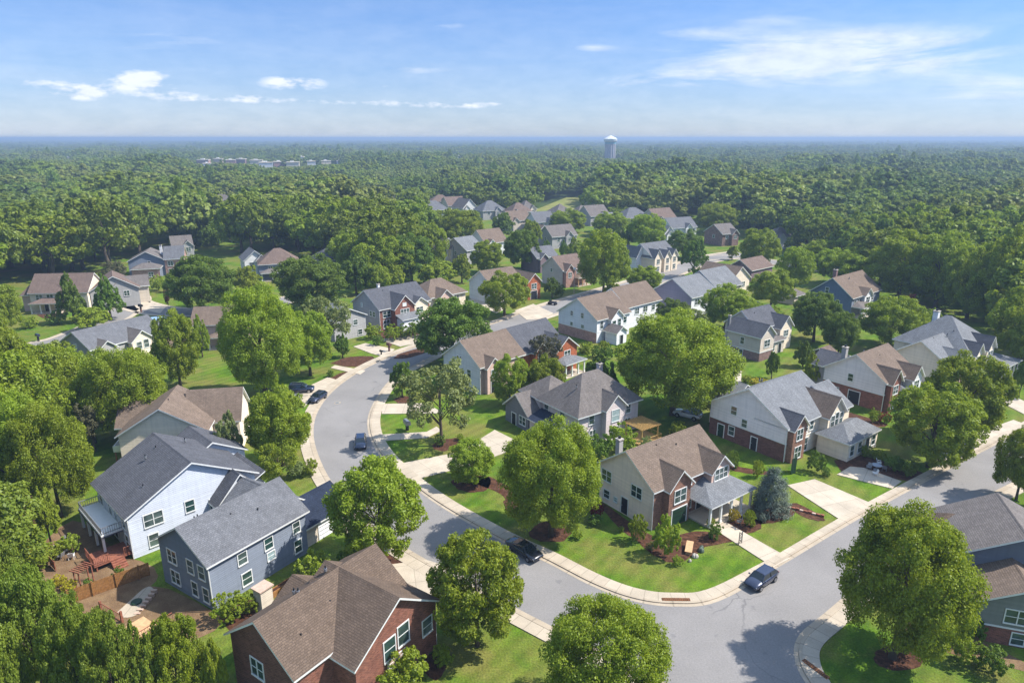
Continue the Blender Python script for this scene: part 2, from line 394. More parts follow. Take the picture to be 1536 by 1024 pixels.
cb = N(nt, 'ShaderNodeCombineXYZ'); nt.links.new(azn, cb.inputs[0]); nt.links.new(mth(nt, 'MULTIPLY', el, 2.4), cb.inputs[1])
nA = N(nt, 'ShaderNodeTexNoise', i_Scale=26.0, i_Detail=8.0, i_Roughness=0.58); L(nt, cb, 0, nA, 'Vector')
cb2 = N(nt, 'ShaderNodeCombineXYZ'); nt.links.new(azn, cb2.inputs[0]); nt.links.new(mth(nt, 'MULTIPLY', el, 6.0), cb2.inputs[1])
nB = N(nt, 'ShaderNodeTexNoise', i_Scale=4.0, i_Detail=9.0, i_Roughness=0.62, i_Distortion=0.6); L(nt, cb2, 0, nB, 'Vector')
def blob_sum(blobs):
    tot = None
    for (px, py, rx, ry, s) in blobs:
        a0, e0 = dirof(px, py)
        dx = mth(nt, 'DIVIDE', mth(nt, 'SUBTRACT', azn, a0), rx / CF)
        dy = mth(nt, 'DIVIDE', mth(nt, 'SUBTRACT', el, e0), ry / CF)
        r2 = mth(nt, 'ADD', mth(nt, 'MULTIPLY', dx, dx), mth(nt, 'MULTIPLY', dy, dy))
        b = mth(nt, 'MULTIPLY', mth(nt, 'POWER', 2.718, mth(nt, 'MULTIPLY', r2, -1.0)), s)
        tot = b if tot is None else mth(nt, 'ADD', tot, b)
    return tot
cum = blob_sum([(216, 122, 36, 13, 1.15), (130, 137, 30, 11, .85), (92, 143, 22, 7, .5), (440, 125, 42, 10, .95), (45, 124, 30, 6, .6), (265, 147, 42, 7, .7), (400, 152, 75, 6, .6),
                (560, 155, 70, 6, .55), (650, 158, 45, 5, .5), (745, 155, 30, 5, .55), (700, 160, 30, 5, .45), (577, 130, 14, 4, .5), (375, 145, 18, 6, .5)])
cir = blob_sum([(1180, 92, 190, 34, 1.0), (1010, 120, 130, 12, .75), (1030, 50, 60, 8, .45), (1320, 80, 150, 26, .75), (1500, 130, 60, 16, .6), (1420, 150, 100, 12, .4), (600, 105, 110, 7, .6), (890, 72, 28, 6, .6),
                (670, 38, 40, 6, .5), (250, 58, 90, 12, .5), (40, 25, 50, 8, .45), (60, 130, 60, 9, .4), (215, 75, 60, 6, .35), (1150, 30, 60, 8, .3)])
mc = ramp(nt, mth(nt, 'MULTIPLY', cum, ramp(nt, nA.outputs[0], 0.34, 0.62, 0.25, 1.35)), 0.20, 0.78, 0, 0.88)
mi_ = ramp(nt, mth(nt, 'MULTIPLY', cir, ramp(nt, nB.outputs[0], 0.36, 0.66, 0.15, 1.3)), 0.04, 0.95, 0, 0.72)
veil = mth(nt, 'MULTIPLY', ramp(nt, el, 0.0, 0.26, 0.30, 0.03), ramp(nt, nB.outputs[0], 0.3, 0.7, 0.6, 1.3))
mask = mth(nt, 'MAXIMUM', mth(nt, 'MAXIMUM', mc, mi_), veil)
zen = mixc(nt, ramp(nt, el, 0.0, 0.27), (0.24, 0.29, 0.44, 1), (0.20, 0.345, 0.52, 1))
zen = mixc(nt, ramp(nt, el, 0.34, 0.7), zen, (1.55, 1.32, 1.08, 1))  # overhead sky above the frame brightened past natural, added as fill light
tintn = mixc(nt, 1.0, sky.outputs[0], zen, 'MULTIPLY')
cloudc = mixc(nt, ramp(nt, nA.outputs[0], 0.3, 0.6), (2.5, 2.75, 3.2, 1), (3.25, 3.4, 3.7, 1))
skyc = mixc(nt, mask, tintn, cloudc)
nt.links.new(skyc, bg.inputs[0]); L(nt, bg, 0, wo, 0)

# ------------------------------------------------------------------ haze: one box of thin air round everything
hz = MB(); R_ = 16000
hz.box(-R_, R_, -3000, 17000, -12, 51.6, 'white')
ho = hz.build('haze', kind='stuff'); ho['label'] = 'thin blue summer haze over the far woods'
hm, hnt, hout = new_mat('haze_air')
pv = N(hnt, 'ShaderNodeVolumePrincipled'); pv.inputs['Color'].default_value = (0.42, 0.56, 0.76, 1); pv.inputs['Density'].default_value = 0.00034
pv.inputs['Anisotropy'].default_value = 0.1
L(hnt, pv, 0, hout, 1)
ho.data.materials.clear(); ho.data.materials.append(hm)
#GROUND#
# ------------------------------------------------------------------ ground sheet out to the horizon
def terrain_z(x, y):
    r = math.hypot(x, y)
    if r < 7000: return 0.0
    t = min(1.0, (r - 7000) / 6000)
    az_ = math.atan2(x, y)
    return t * t * (3 - 2 * t) * (6 + 7 * math.sin(az_ * 7 + 1) + 5 * math.sin(az_ * 17) + 4 * math.sin(az_ * 41 + 2))
g = MB()
rings = [0, 60, 140, 300, 700, 1500, 3000, 5000, 7000, 8500, 10000, 11500, 13000, 15000]
NA = 120
for i in range(len(rings) - 1):
    for k in range(NA):
        a0, a1 = 2 * PI * k / NA, 2 * PI * (k + 1) / NA
        q = []
        for (r, aa) in ((rings[i], a0), (rings[i], a1), (rings[i + 1], a1), (rings[i + 1], a0)):
            x, y = r * math.sin(aa), r * math.cos(aa)
            if abs(x) > 15900 or y < -2900: x = max(-15900, min(15900, x)); y = max(-2900, y)
            q.append((x, y, terrain_z(x, y)))
        if i == 0: q = q[1:]
        g.face(list(reversed(q)), 'grass')
gr = g.build('ground', kind='structure', smooth=True, weld=True)
# ground: lawn near the houses, woodland floor beyond, chosen by real distance
gm, gnt, gout = new_mat('ground_cover')
gtc = N(gnt, 'ShaderNodeTexCoord')
def layered(cols, scales, fine, nt_):
    col = None
    for c, s in zip(cols[1:], scales):
        no = N(nt_, 'ShaderNodeTexNoise', i_Scale=s, i_Detail=6.0, i_Roughness=0.62); L(nt_, gtc, 'Object', no, 'Vector')
        col = mixc(nt_, ramp(nt_, no.outputs[0], 0.42, 0.62), cols[0] if col is None else col, c)
    nf = N(nt_, 'ShaderNodeTexNoise', i_Scale=fine, i_Detail=5.0); L(nt_, gtc, 'Object', nf, 'Vector')
    return mixc(nt_, 1.0, col, ramp_col(nt_, nf.outputs[0], 0.3, 0.7, 0.72, 1.28), 'MULTIPLY'), nf
lawn, nf = layered([(0.088, 0.160, 0.011, 1), (0.120, 0.188, 0.015, 1), (0.062, 0.125, 0.011, 1), (0.155, 0.155, 0.036, 1)], [0.06, 0.33, 0.13], 5.0, gnt)
mp = N(gnt, 'ShaderNodeMapping'); mp.inputs['Rotation'].default_value = (0, 0, math.radians(38)); L(gnt, gtc, 'Object', mp, 'Vector')
wv = N(gnt, 'ShaderNodeTexWave', i_Scale=0.17, i_Distortion=2.0, i_Detail=2.0); L(gnt, mp, 0, wv, 'Vector')
lawn = mixc(gnt, 1.0, lawn, ramp_col(gnt, wv.outputs[1], 0, 1, 0.90, 1.10), 'MULTIPLY')
floor_, _ = layered([(0.030, 0.050, 0.016, 1), (0.045, 0.070, 0.020, 1)], [0.05], 1.0, gnt)
ln = N(gnt, 'ShaderNodeVectorMath', operation='LENGTH'); L(gnt, gtc, 'Object', ln, 0)
gcol = mixc(gnt, ramp(gnt, ln.outputs['Value'], 430, 520), lawn, floor_)
principled(gnt, gout, gcol, 0.95, 0.1, bump=nf.outputs[0], bstr=0.6, bdist=0.12)
gr.data.materials.clear(); gr.data.materials.append(gm)

# ------------------------------------------------------------------ roads
def catmull(P, n=6):
    out = []
    for i in range(len(P) - 1):
        p0, p1, p2, p3 = P[max(i - 1, 0)], P[i], P[i + 1], P[min(i + 2, len(P) - 1)]
        for k in range(n):
            t = k / n
            out.append(tuple(0.5 * ((2 * p1[j]) + (-p0[j] + p2[j]) * t + (2 * p0[j] - 5 * p1[j] + 4 * p2[j] - p3[j]) * t * t + (-p0[j] + 3 * p1[j] - 3 * p2[j] + p3[j]) * t ** 3) for j in (0, 1)))
    out.append(tuple(P[-1])); return out
def offset(P, d):
    out = []
    for i, p in enumerate(P):
        a, b = P[max(i - 1, 0)], P[min(i + 1, len(P) - 1)]
        dx, dy = b[0] - a[0], b[1] - a[1]; l = math.hypot(dx, dy) or 1
        out.append((p[0] - dy / l * d, p[1] + dx / l * d))
    return out
def offv(P, D):
    return [offset(P, d)[i] for i, d in enumerate(D)]
def poly(name, pts, z, mat, kind='structure', thick=0.0, parent=None):
    mb = MB()
    V3 = [Vector((p[0], p[1], z)) for p in pts]
    for t in tessellate_polygon([V3]):
        a, b, c = [V3[i] for i in t]
        if (b - a).cross(c - a).z < 0: b, c = c, b
        mb.face([a, b, c], mat)
    if thick:
        n = len(V3)
        for i in range(n):
            a, b = V3[i], V3[(i + 1) % n]
            mb.face([a - Vector((0, 0, thick)), b - Vector((0, 0, thick)), b, a], mat)
    return mb.build(name, kind=kind, parent=parent)
def strip(mb, P, d0, d1, z0, z1, mat):
    """band between offsets d0<d1 of polyline P: top at z1 with both side faces down to z0; along-track uv"""
    A, B = (offset(P, d0) if not isinstance(d0, list) else offv(P, d0)), (offset(P, d1) if not isinstance(d1, list) else offv(P, d1))
    s = 0
    for i in range(len(P) - 1):
        q = [(A[i][0], A[i][1], z1), (A[i + 1][0], A[i + 1][1], z1), (B[i + 1][0], B[i + 1][1], z1), (B[i][0], B[i][1], z1)]
        n = (Vector(q[1]) - Vector(q[0])).cross(Vector(q[2]) - Vector(q[1]))
        if n.z < 0: q = [q[3], q[2], q[1], q[0]]
        mb.face(q, mat)
        for E_ in (A, B):
            mb.face([(E_[i][0], E_[i][1], z0), (E_[i + 1][0], E_[i + 1][1], z0), (E_[i + 1][0], E_[i + 1][1], z1), (E_[i][0], E_[i][1], z1)], mat)
def track_uv(o, P):
    """u = distance along the line, so the joints cross the band"""
    me = o.data; cum = [0]
    for i in range(len(P) - 1): cum.append(cum[-1] + math.dist(P[i], P[i + 1]))
    uv = me.uv_layers[0].data
    for li, lp in enumerate(me.loops):
        v = me.vertices[lp.vertex_index].co
        b = None
        for i in range(len(P) - 1):
            ax, ay = P[i]; bx, by = P[i + 1]; l2 = (bx - ax) ** 2 + (by - ay) ** 2 or 1
            t = max(0, min(1, ((v.x - ax) * (bx - ax) + (v.y - ay) * (by - ay)) / l2))
            d = (v.x - ax - t * (bx - ax)) ** 2 + (v.y - ay - t * (by - ay)) ** 2
            if b is None or d < b[0]: b = (d, cum[i] + t * math.sqrt(l2))
        uv[li].uv = (b[1], v.z)
def g2(l): return [G(*p) for p in l]
# inside (right/upper) edge of the curved street, round the corner and up the cross street
UP = [G(*p) for p in [(1120, 385), (1060, 396), (985, 428), (900, 452), (835, 470), (790, 485), (740, 501), (690, 517), (640, 540), (594, 565), (566, 600), (555, 637), (573, 681), (640, 741), (740, 801), (820, 839), (890, 875), (950, 897), (1010, 905), (1075, 897), (1165, 846), (1300, 766), (1440, 691), (1536, 641)]]
UP += [(101, 115.5), (118, 127)]
UP = catmull(UP)
LO = [G(*p) for p in [(1105, 377), (1040, 388), (965, 415), (890, 437), (825, 455), (785, 468), (740, 485), (680, 502), (620, 521), (560, 545), (510, 575), (477, 610), (466, 650), (480, 700), (512, 748), (570, 800), (650, 850), (790, 925), (1000, 1030)]] + [(24, 41.5), (36, 33)]
LO = catmull(LO)
ISL = [(39.5, 36.5)] + [G(*p) for p in [(1262, 1070), (1215, 1022), (1199, 985), (1206, 955), (1245, 921), (1310, 868), (1420, 792), (1480, 748), (1545, 712)]] + [(88, 99.0), (122, 123)]
ISL = catmull(ISL)
road_pts = UP + [ISL[-1]] + list(reversed(ISL))[1:] + list(reversed(LO))
poly('road', road_pts, 0.012, 'asphalt')
for nm, P, sgn in (('street', UP, 1), ('street', LO, -1), ('street', ISL, -1)):
    # sign: which side the pavement lies on
    pass
def side(P, sg, nm):
    c = MB(); strip(c, P, sg * -0.02, sg * 0.28, 0.0, 0.13, 'curb'); o = c.build('curb', kind='structure'); track_uv(o, P)
    s_ = MB(); wd = [sg * (1.75 if nm != 'a' else 1.7 - .65 * max(0, min(1, (p[0] - 18) / 12))) for p in P]; strip(s_, P, sg * 0.284, wd, 0.0, 0.10, 'concrete'); o = s_.build('pavement', kind='structure'); track_uv(o, P)
    gt = MB(); strip(gt, P, sg * -0.45, sg * -0.024, 0.0, 0.024, 'curb'); o = gt.build('gutter', kind='structure'); track_uv(o, P)
side(UP, 1, 'a'); side(LO, -1, 'b'); side(ISL, -1, 'c')
# far streets on the left
def simple_road(pts, wdt, name='road'):
    P = catmull([G(*p) for p in pts])
    A, B = offset(P, wdt / 2), offset(P, -wdt / 2)
    poly(name, A + list(reversed(B)), 0.016, 'asphalt')
    for sg in (1, -1):
        m_ = MB(); strip(m_, offset(P, sg * (wdt / 2)), 0, sg * 1.3, 0, 0.07, 'concrete'); m_.build('pavement', kind='structure')
simple_road([(-40, 545), (20, 527), (60, 518), (100, 508), (165, 480), (200, 452), (185, 440), (150, 425)], 7)
simple_road([(196, 455), (240, 466), (300, 468), (360, 462), (440, 448)], 7.5)
simple_road([(1040, 388), (1100, 386), (1150, 392), (1240, 405)], 8)
poly('driveway', g2([(186, 440), (205, 443), (250, 459), (240, 470), (205, 462)]), 0.03, 'drive')
# driveways and walks (quadrilaterals given by their real corner points)
def slab(px, name='driveway', z=0.09, mat='drive'):
    o = poly(name, g2(px), z, mat, thick=z); P = g2(px); me = o.data
    e_ = max(((math.dist(P[i], P[(i + 1) % len(P)]), i) for i in range(len(P))))[1]
    a_ = math.atan2(P[(e_ + 1) % len(P)][1] - P[e_][1], P[(e_ + 1) % len(P)][0] - P[e_][0])
    for li, lp in enumerate(me.loops):
        v = me.vertices[lp.vertex_index].co
        me.uv_layers[0].data[li].uv = (v.x * math.cos(a_) + v.y * math.sin(a_), -v.x * math.sin(a_) + v.y * math.cos(a_))
    return o
slab([(1181, 728), (1222, 719), (1309, 756), (1265, 783)])
slab([(1062, 788), (1083, 780), (1185, 838), (1160, 851)], 'walkway')
slab([(1255, 712), (1275, 700), (1296, 702), (1352, 722), (1338, 733)], 'walkway')
slab([(1490, 598), (1502, 586), (1545, 606), (1545, 626)])
slab([(598, 696), (690, 678), (742, 645), (788, 668), (700, 700), (628, 718)])
slab([(573, 621), (573, 606), (640, 605), (665, 620)])
slab([(568, 657), (572, 652), (640, 648), (655, 640), (662, 646), (640, 657), (578, 661)], 'walkway')
slab([(600, 885), (560, 850), (640, 840), (672, 850), (720, 882), (650, 905)])
slab([(468, 754), (500, 748), (540, 778), (520, 800), (492, 770)])
slab([(440, 590), (492, 566), (512, 572), (478, 588), (455, 612)])
slab([(496, 552), (502, 548), (548, 556), (540, 562)])
slab([(530, 520), (548, 515), (592, 524), (578, 536), (556, 530)])
slab([(565, 508), (590, 508), (640, 500), (655, 505), (640, 512), (600, 520)], 'walkway')
slab([(772, 466), (800, 456), (830, 470), (812, 478), (790, 480)])
slab([(1180, 628), (1200, 622), (1215, 628), (1195, 640)], 'walkway')
slab([(1400, 690), (1450, 655), (1520, 630), (1536, 636), (1450, 678), (1432, 692)])
slab([(1100, 560), (1112, 556), (1112, 580), (1098, 588)], 'walkway')
slab([(700, 450), (720, 446), (760, 462), (745, 470)], 'walkway')
# mulch beds, bare earth
def bed(px, z=0.02, mat='mulch', name='mulch_bed'):
    P = catmull(g2(px + [px[0]]), 4)[:-1]
    rnd = random.Random(len(px) * 31 + int(px[0][0]))
    P = [(x + rnd.uniform(-.15, .15), y + rnd.uniform(-.15, .15)) for x, y in P]
    return poly(name, P, z, mat)
bed([(895, 754), (903, 752), (980, 803), (1045, 797), (1085, 801), (1098, 812), (1065, 818), (1046, 830), (1020, 842), (1002, 842), (985, 834), (955, 812), (925, 788)])
bed([(1085, 784), (1118, 770), (1142, 778), (1140, 792), (1118, 802), (1100, 800)])
bed([(1126, 758), (1150, 752), (1188, 762), (1186, 774), (1160, 784), (1135, 782)])
bed([(1186, 758), (1196, 755), (1236, 776), (1226, 781), (1200, 772)], 0.03)
bed([(792, 802), (806, 786), (838, 782), (858, 795), (846, 810), (812, 812)])
bed([(755, 755), (752, 740), (700, 720), (735, 715), (780, 745), (790, 770), (765, 770)])
bed([(648, 668), (662, 660), (688, 657), (693, 664), (672, 675), (655, 675)])
bed([(675, 722), (700, 712), (735, 716), (730, 735), (705, 738), (685, 732)])
bed([(1312, 978), (1335, 966), (1378, 972), (1385, 995), (1350, 1005), (1315, 996)])
bed([(556, 838), (575, 826), (600, 830), (610, 845), (590, 855), (560, 850)])
bed([(1200, 635), (1235, 620), (1300, 640), (1330, 638), (1320, 632), (1245, 612), (1205, 620)], 0.024)
bed([(440, 595), (510, 560), (523, 562), (470, 592), (445, 602)])
bed([(495, 545), (525, 535), (560, 535), (555, 545), (525, 550)])
bed([(560, 500), (600, 490), (630, 495), (620, 506), (580, 510)])
bed([(590, 600), (602, 594), (618, 597), (612, 604), (598, 605)])
bed([(600, 530), (640, 520), (645, 526), (615, 536), (590, 538)])
bed([(630, 990), (660, 975), (670, 1000), (650, 1020)])
bed([(330, 925), (370, 900), (400, 910), (380, 935), (345, 945)])
bed([(1090, 694), (1120, 702), (1160, 708), (1150, 712), (1110, 708), (1086, 700)])
bed([(1250, 690), (1290, 683), (1350, 700), (1395, 712), (1380, 722), (1320, 715), (1270, 712)], 0.022)
bed([(100, 470), (70, 478), (55, 468), (100, 462)])
bed([(350, 560), (375, 556), (385, 566), (360, 570)])
bed([(30, 850), (110, 780), (180, 830), (230, 850), (225, 880), (130, 920), (90, 900), (60, 910)], 0.016, 'dirt', 'dirt_path')
bed([(130, 915), (225, 878), (330, 925), (290, 960), (230, 960), (170, 950)], 0.017, 'dirt', 'dirt_path')
bed([(1350, 930), (1420, 940), (1520, 985), (1560, 1010), (1450, 985), (1380, 965)], 0.016, 'dirt', 'dirt_path')
bed([(810, 342), (880, 330), (880, 337), (850, 345)], 0.02, 'meadow', 'meadow')
poly('meadow', g2([(795, 318), (850, 296), (900, 292), (905, 312), (870, 330), (820, 330)]), 0.03, 'meadow')
#HOUSES#
# ------------------------------------------------------------------ houses
FOOT = []   # footprints for keeping the woods clear
class House:
    def __init__(s, label, x, y, az, cat='house', group=None, name='house'):
        s.az = az; a_ = math.radians(90 - az)
        s.root = empty(name, (x, y, 0), a_, label, cat, group)
        s.wall = MB(); s.roof = MB(); s.b = []; s.rz = a_; s.x0 = x; s.y0 = y
    def blk(s, x, y, w_, d, h, roof='gx', rise=3.2, rm='grey', wall='beige', split=0, low=None, o=0.4, z0=0.0, front=None):
        s.b.append(dict(x=x, y=y, w=w_, d=d, h=h, z0=z0))
        x1, y1 = x + w_, y + d
        up = wall if wall[:2] in ('s_', 'b_') else 's_' + wall
        levels = [(z0, split, low or up), (split, h, up)] if split > z0 else [(z0, h, up)]
        for (za, zb, mt) in levels:
            s.wall.box(x, x1, y, y1, za, zb, mt, skip='tbf' if front else 'tb')
            if front: s.wall.face([(x, y, za), (x1, y, za), (x1, y, zb), (x, y, zb)], front)
        if split > z0:   # belt board, proud of the wall
            t = 0.04
            s.wall.box(x - t, x1 + t, y - t, y, split - .09, split + .09, 'white')
            s.wall.box(x - t, x, y, y1 + t, split - .09, split + .09, 'white')
        T = 0.2; R = s.roof; sm = 'r_' + rm
        if roof in ('gx', 'gy'):
            half = (d if roof == 'gx' else w_) / 2; p = rise / half
            if roof == 'gx':
                P = lambda u, v, z: (u, v, z)
                u0, u1, v0, v1 = x, x1, y, y1
            else:
                P = lambda u, v, z: (v, u, z)
                u0, u1, v0, v1 = y, y1, x, x1
            vm = (v0 + v1) / 2
            for u in (u0, u1):
                tri = [P(u, v0, h), P(u, v1, h), P(u, vm, h + rise)]
                s.wall.face(tri if (u == u1) == (roof == 'gx') else tri[::-1], up)
            ze = h - o * p; zr = h + rise
            ua, ub = u0 - o, u1 + o; va, vb = v0 - o, v1 + o
            def F(pts, m_):
                pts = [Vector(P(*q)) for q in pts]
                R.face(pts if roof == 'gx' else pts[::-1], m_)
            F([(ua, va, ze + T), (ub, va, ze + T), (ub, vm, zr + T), (ua, vm, zr + T)], sm)
            F([(ua, vm, zr + T), (ub, vm, zr + T), (ub, vb, ze + T), (ua, vb, ze + T)], sm)
            F([(ua, vm, zr), (ub, vm, zr), (ub, va, ze), (ua, va, ze)], 'white')
            F([(ua, vb, ze), (ub, vb, ze), (ub, vm, zr), (ua, vm, zr)], 'white')
            F([(ua, va, ze), (ub, va, ze), (ub, va, ze + T), (ua, va, ze + T)], 'white')
            F([(ub, vb, ze), (ua, vb, ze), (ua, vb, ze + T), (ub, vb, ze + T)], 'white')
            for uu, fl in ((ua, 1), (ub, 0)):
                q1 = [(uu, vm, zr), (uu, va, ze), (uu, va, ze + T), (uu, vm, zr + T)]
                q2 = [(uu, vb, ze), (uu, vm, zr), (uu, vm, zr + T), (uu, vb, ze + T)]
                for q in (q1, q2): F(q if fl else q[::-1], 'white')
            # ridge cap and gutter lip
            R.face([P(ua, vm - .14, zr + T + .02 - .14 * p), P(ub, vm - .14, zr + T + .02 - .14 * p), P(ub, vm, zr + T + .03), P(ua, vm, zr + T + .03)] if roof == 'gx' else [P(ua, vm, zr + T + .03), P(ub, vm, zr + T + .03), P(ub, vm - .14, zr + T + .02 - .14 * p), P(ua, vm - .14, zr + T + .02 - .14 * p)], sm)
        elif roof == 'hip':
            mn = min(w_, d) / 2; p = rise / mn; ze = h - o * p; zr = h + rise
            xa, xb, ya, yb = x - o, x1 + o, y - o, y1 + o
            if w_ >= d: r0, r1 = (x + mn, (y + y1) / 2), (x1 - mn, (y + y1) / 2)
            else: r0, r1 = ((x + x1) / 2, y + mn), ((x + x1) / 2, y1 - mn)
            c = [(xa, ya), (xb, ya), (xb, yb), (xa, yb)]
            e_ = [(q[0], q[1], ze + T) for q in c]; A = (r0[0], r0[1], zr + T); B = (r1[0], r1[1], zr + T)
            if w_ >= d:
                R.face([e_[0], e_[1], B, A], sm); R.face([e_[2], e_[3], A, B], sm); R.face([e_[3], e_[0], A], sm); R.face([e_[1], e_[2], B], sm)
            else:
                R.face([e_[0], e_[1], A], sm); R.face([e_[1], e_[2], B, A], sm); R.face([e_[2], e_[3], B], sm); R.face([e_[3], e_[0], A, B], sm)
            for i in range(4):
                q0, q1 = c[i], c[(i + 1) % 4]
                R.face([(q0[0], q0[1], ze), (q1[0], q1[1], ze), (q1[0], q1[1], ze + T), (q0[0], q0[1], ze + T)], 'white')
            R.face([(q[0], q[1], ze) for q in reversed(c)], 'white')
        elif roof in ('sy', 'sx'):   # lean-to: low at y (or at x1), high at y1 (or x)
            if roof == 'sy': c = [(x - o, y - o, h - .1), (x1 + o, y - o, h - .1), (x1 + o, y1, h + rise), (x - o, y1, h + rise)]
            else: c = [(x - o, y - o, h - .1), (x - o, y1 + o, h - .1), (x1, y1 + o, h + rise), (x1, y - o, h + rise)][::-1]
            t_ = [(q[0], q[1], q[2] + .16) for q in c]
            R.face(t_, sm); R.face(c[::-1], 'white')
            for i in range(4): R.face([c[i], c[(i + 1) % 4], t_[(i + 1) % 4], t_[i]], 'white')
        return len(s.b) - 1
    def fr(s, face, bi):
        b = s.b[bi]
        if face == 'F': return Vector((b['x'], b['y'], 0)), Vector((1, 0, 0)), Vector((0, -1, 0))
        if face == 'L': return Vector((b['x'], b['y'], 0)), Vector((0, 1, 0)), Vector((-1, 0, 0))
        if face == 'R': return Vector((b['x'] + b['w'], b['y'], 0)), Vector((0, 1, 0)), Vector((1, 0, 0))
        return Vector((b['x'], b['y'] + b['d'], 0)), Vector((1, 0, 0)), Vector((0, 1, 0))
    def win(s, face, bi, spec, mat='glass', name='window'):
        """spec: list of (s, z, w, h, n mullions)"""
        o, u, nrm = s.fr(face, bi); Z = Vector((0, 0, 1))
        for t in spec:
            sx, z, w_, h_ = t[:4]; nm = t[4] if len(t) > 4 else 1
            q = MB(); c = o + u * sx + Z * z; f = .10
            def bar(a0, a1, z0, z1, d0=-.02, d1=.07):
                q.obox(c + u * a0 + Z * z0 + nrm * d0, u * (a1 - a0), nrm * (d1 - d0), Z * (z1 - z0), 'white')
            bar(-f, w_ + f, -f - .03, 0, -.02, .11); bar(-f, w_ + f, h_, h_ + f); bar(-f, 0, 0, h_); bar(w_, w_ + f, 0, h_)
            for k in range(1, nm): bar(w_ * k / nm - .05, w_ * k / nm + .05, 0, h_)
            bar(0, w_, h_ * .5 - .03, h_ * .5 + .03, -.02, .05)
            fo = q.build(name, s.root)
            pq = MB(); pq.obox(c + nrm * .005, u * w_, nrm * .02, Z * h_, mat); pq.build('pane', fo)
    def door(s, face, bi, sx, z, w_, h_, mat='door_dark', panes=False):
        o, u, nrm = s.fr(face, bi); Z = Vector((0, 0, 1)); c = o + u * sx + Z * z
        q = MB()
        q.obox(c - nrm * .02, u * w_, nrm * .06, Z * h_, mat)
        f = .12
        for (a0, a1, z0, z1) in ((-f, 0, 0, h_ + f), (w_, w_ + f, 0, h_ + f), (0, w_, h_, h_ + f)):
            q.obox(c + u * a0 + Z * z0 - nrm * .02, u * (a1 - a0), nrm * .1, Z * (z1 - z0), 'white')
        d = q.build('door' if w_ < 2.2 else 'garage_door', s.root)
        k = MB(); k.obox(c + u * (w_ * .82) + Z * 1.0 + nrm * .04, u * .12, nrm * .08, Z * .12, 'metal'); k.build('handle', d)
        if w_ >= 2.2:
            for i in range(1, 4):
                k2 = MB(); k2.obox(c + Z * (h_ * i / 4) + nrm * .04, u * w_, nrm * .012, Z * .04, 'black'); k2.build('panel_joint', d)
    def porch(s, x, y, w_, d, h, rise, rm='grey', cols=4, roof='hip3', mat='white', post=.13):
        """porch roof leaning on the front wall (wall line at y+d)"""
        R = MB(); sm = 'r_' + rm; T = .18; o = .3
        x1 = x + w_; y1 = y + d
        if roof == 'hip3':
            k = min(d, w_ / 2)
            c = [(x - o, y - o), (x1 + o, y - o), (x1 + o, y1), (x - o, y1)]
            e_ = [(q[0], q[1], h + T) for q in c]; A = (x + k * .8, y1, h + rise); B = (x1 - k * .8, y1, h + rise)
            R.face([e_[0], e_[1], B, A], sm); R.face([e_[3], e_[0], A], sm); R.face([e_[1], e_[2], B], sm)
            for i in range(4):
                q0, q1 = c[i], c[(i + 1) % 4]
                R.face([(q0[0], q0[1], h), (q1[0], q1[1], h), (q1[0], q1[1], h + T), (q0[0], q0[1], h + T)], 'white')
            R.face([(q[0], q[1], h) for q in reversed(c)], 'white')
        else:
            c = [(x - o, y - o, h), (x1 + o, y - o, h), (x1 + o, y1, h + rise), (x - o, y1, h + rise)]
            t_ = [(q[0], q[1], q[2] + T) for q in c]
            R.face(t_, sm); R.face(c[::-1], 'white')
            for i in range(4): R.face([c[i], c[(i + 1) % 4], t_[(i + 1) % 4], t_[i]], 'white')
        R.build('porch_roof', s.root)
        for i in range(cols):
            q = MB(); cx = x + .15 + (w_ - .3) * i / max(1, cols - 1)
            q.box(cx - post, cx + post, y + .05, y + .05 + 2 * post, .22, h, mat)
            q.box(cx - post - .05, cx + post + .05, y, y + .1 + 2 * post, .2, .42, mat)
            q.box(cx - post - .05, cx + post + .05, y, y + .1 + 2 * post, h - .2, h - .002, mat)
            q.build('porch_column', s.root)
        f = MB(); f.box(x, x1, y - .15, y1 - .01, 0, .2, 'drive'); f.build('porch_floor', s.root)
    def chimney(s, x, y, w_, z0, z1, mat='b_brown', pipe=False):
        q = MB(); q.box(x, x + w_, y, y + w_, z0, z1, mat); q.box(x - .08, x + w_ + .08, y - .08, y + w_ + .08, z1, z1 + .18, 'rock')
        q.box(x + w_ * .3, x + w_ * .7, y + w_ * .3, y + w_ * .7, z1 + .18, z1 + .5, 'black')
        q.build('chimney', s.root)
    def vents(s, l):
        for (x, y, z) in l:
            q = MB(); q.tube([(x, y, z - .35), (x, y, z + .32)], .07, 'black', 8); q.tube([(x, y, z - .25), (x, y, z + .05)], .14, 'metal', 8); q.build('roof_vent', s.root)
    def pipe(s, x, y, h):
        q = MB(); q.tube([(x, y, .1), (x, y, h - .3), (x + .15, y + .2, h)], .06, 'white', 6); q.build('downspout', s.root)
    def done(s, reg=True):
        s.wall.build('wall', s.root); s.roof.build('roof', s.root)
        xs = [b['x'] for b in s.b] + [b['x'] + b['w'] for b in s.b]; ys = [b['y'] for b in s.b] + [b['y'] + b['d'] for b in s.b]
        ca, sa = math.cos(s.rz), math.sin(s.rz)
        cx, cy = (min(xs) + max(xs)) / 2, (min(ys) + max(ys)) / 2
        FOOT.append((s.x0 + cx * ca - cy * sa, s.y0 + cx * sa + cy * ca, max(max(xs) - min(xs), max(ys) - min(ys)) * .5))
        return s.root
exec_houses = True

def HN(px, py, az, label, z=5.2, **k):
    x, y = G(px, py, z); return House(label, x, y, az, **k)
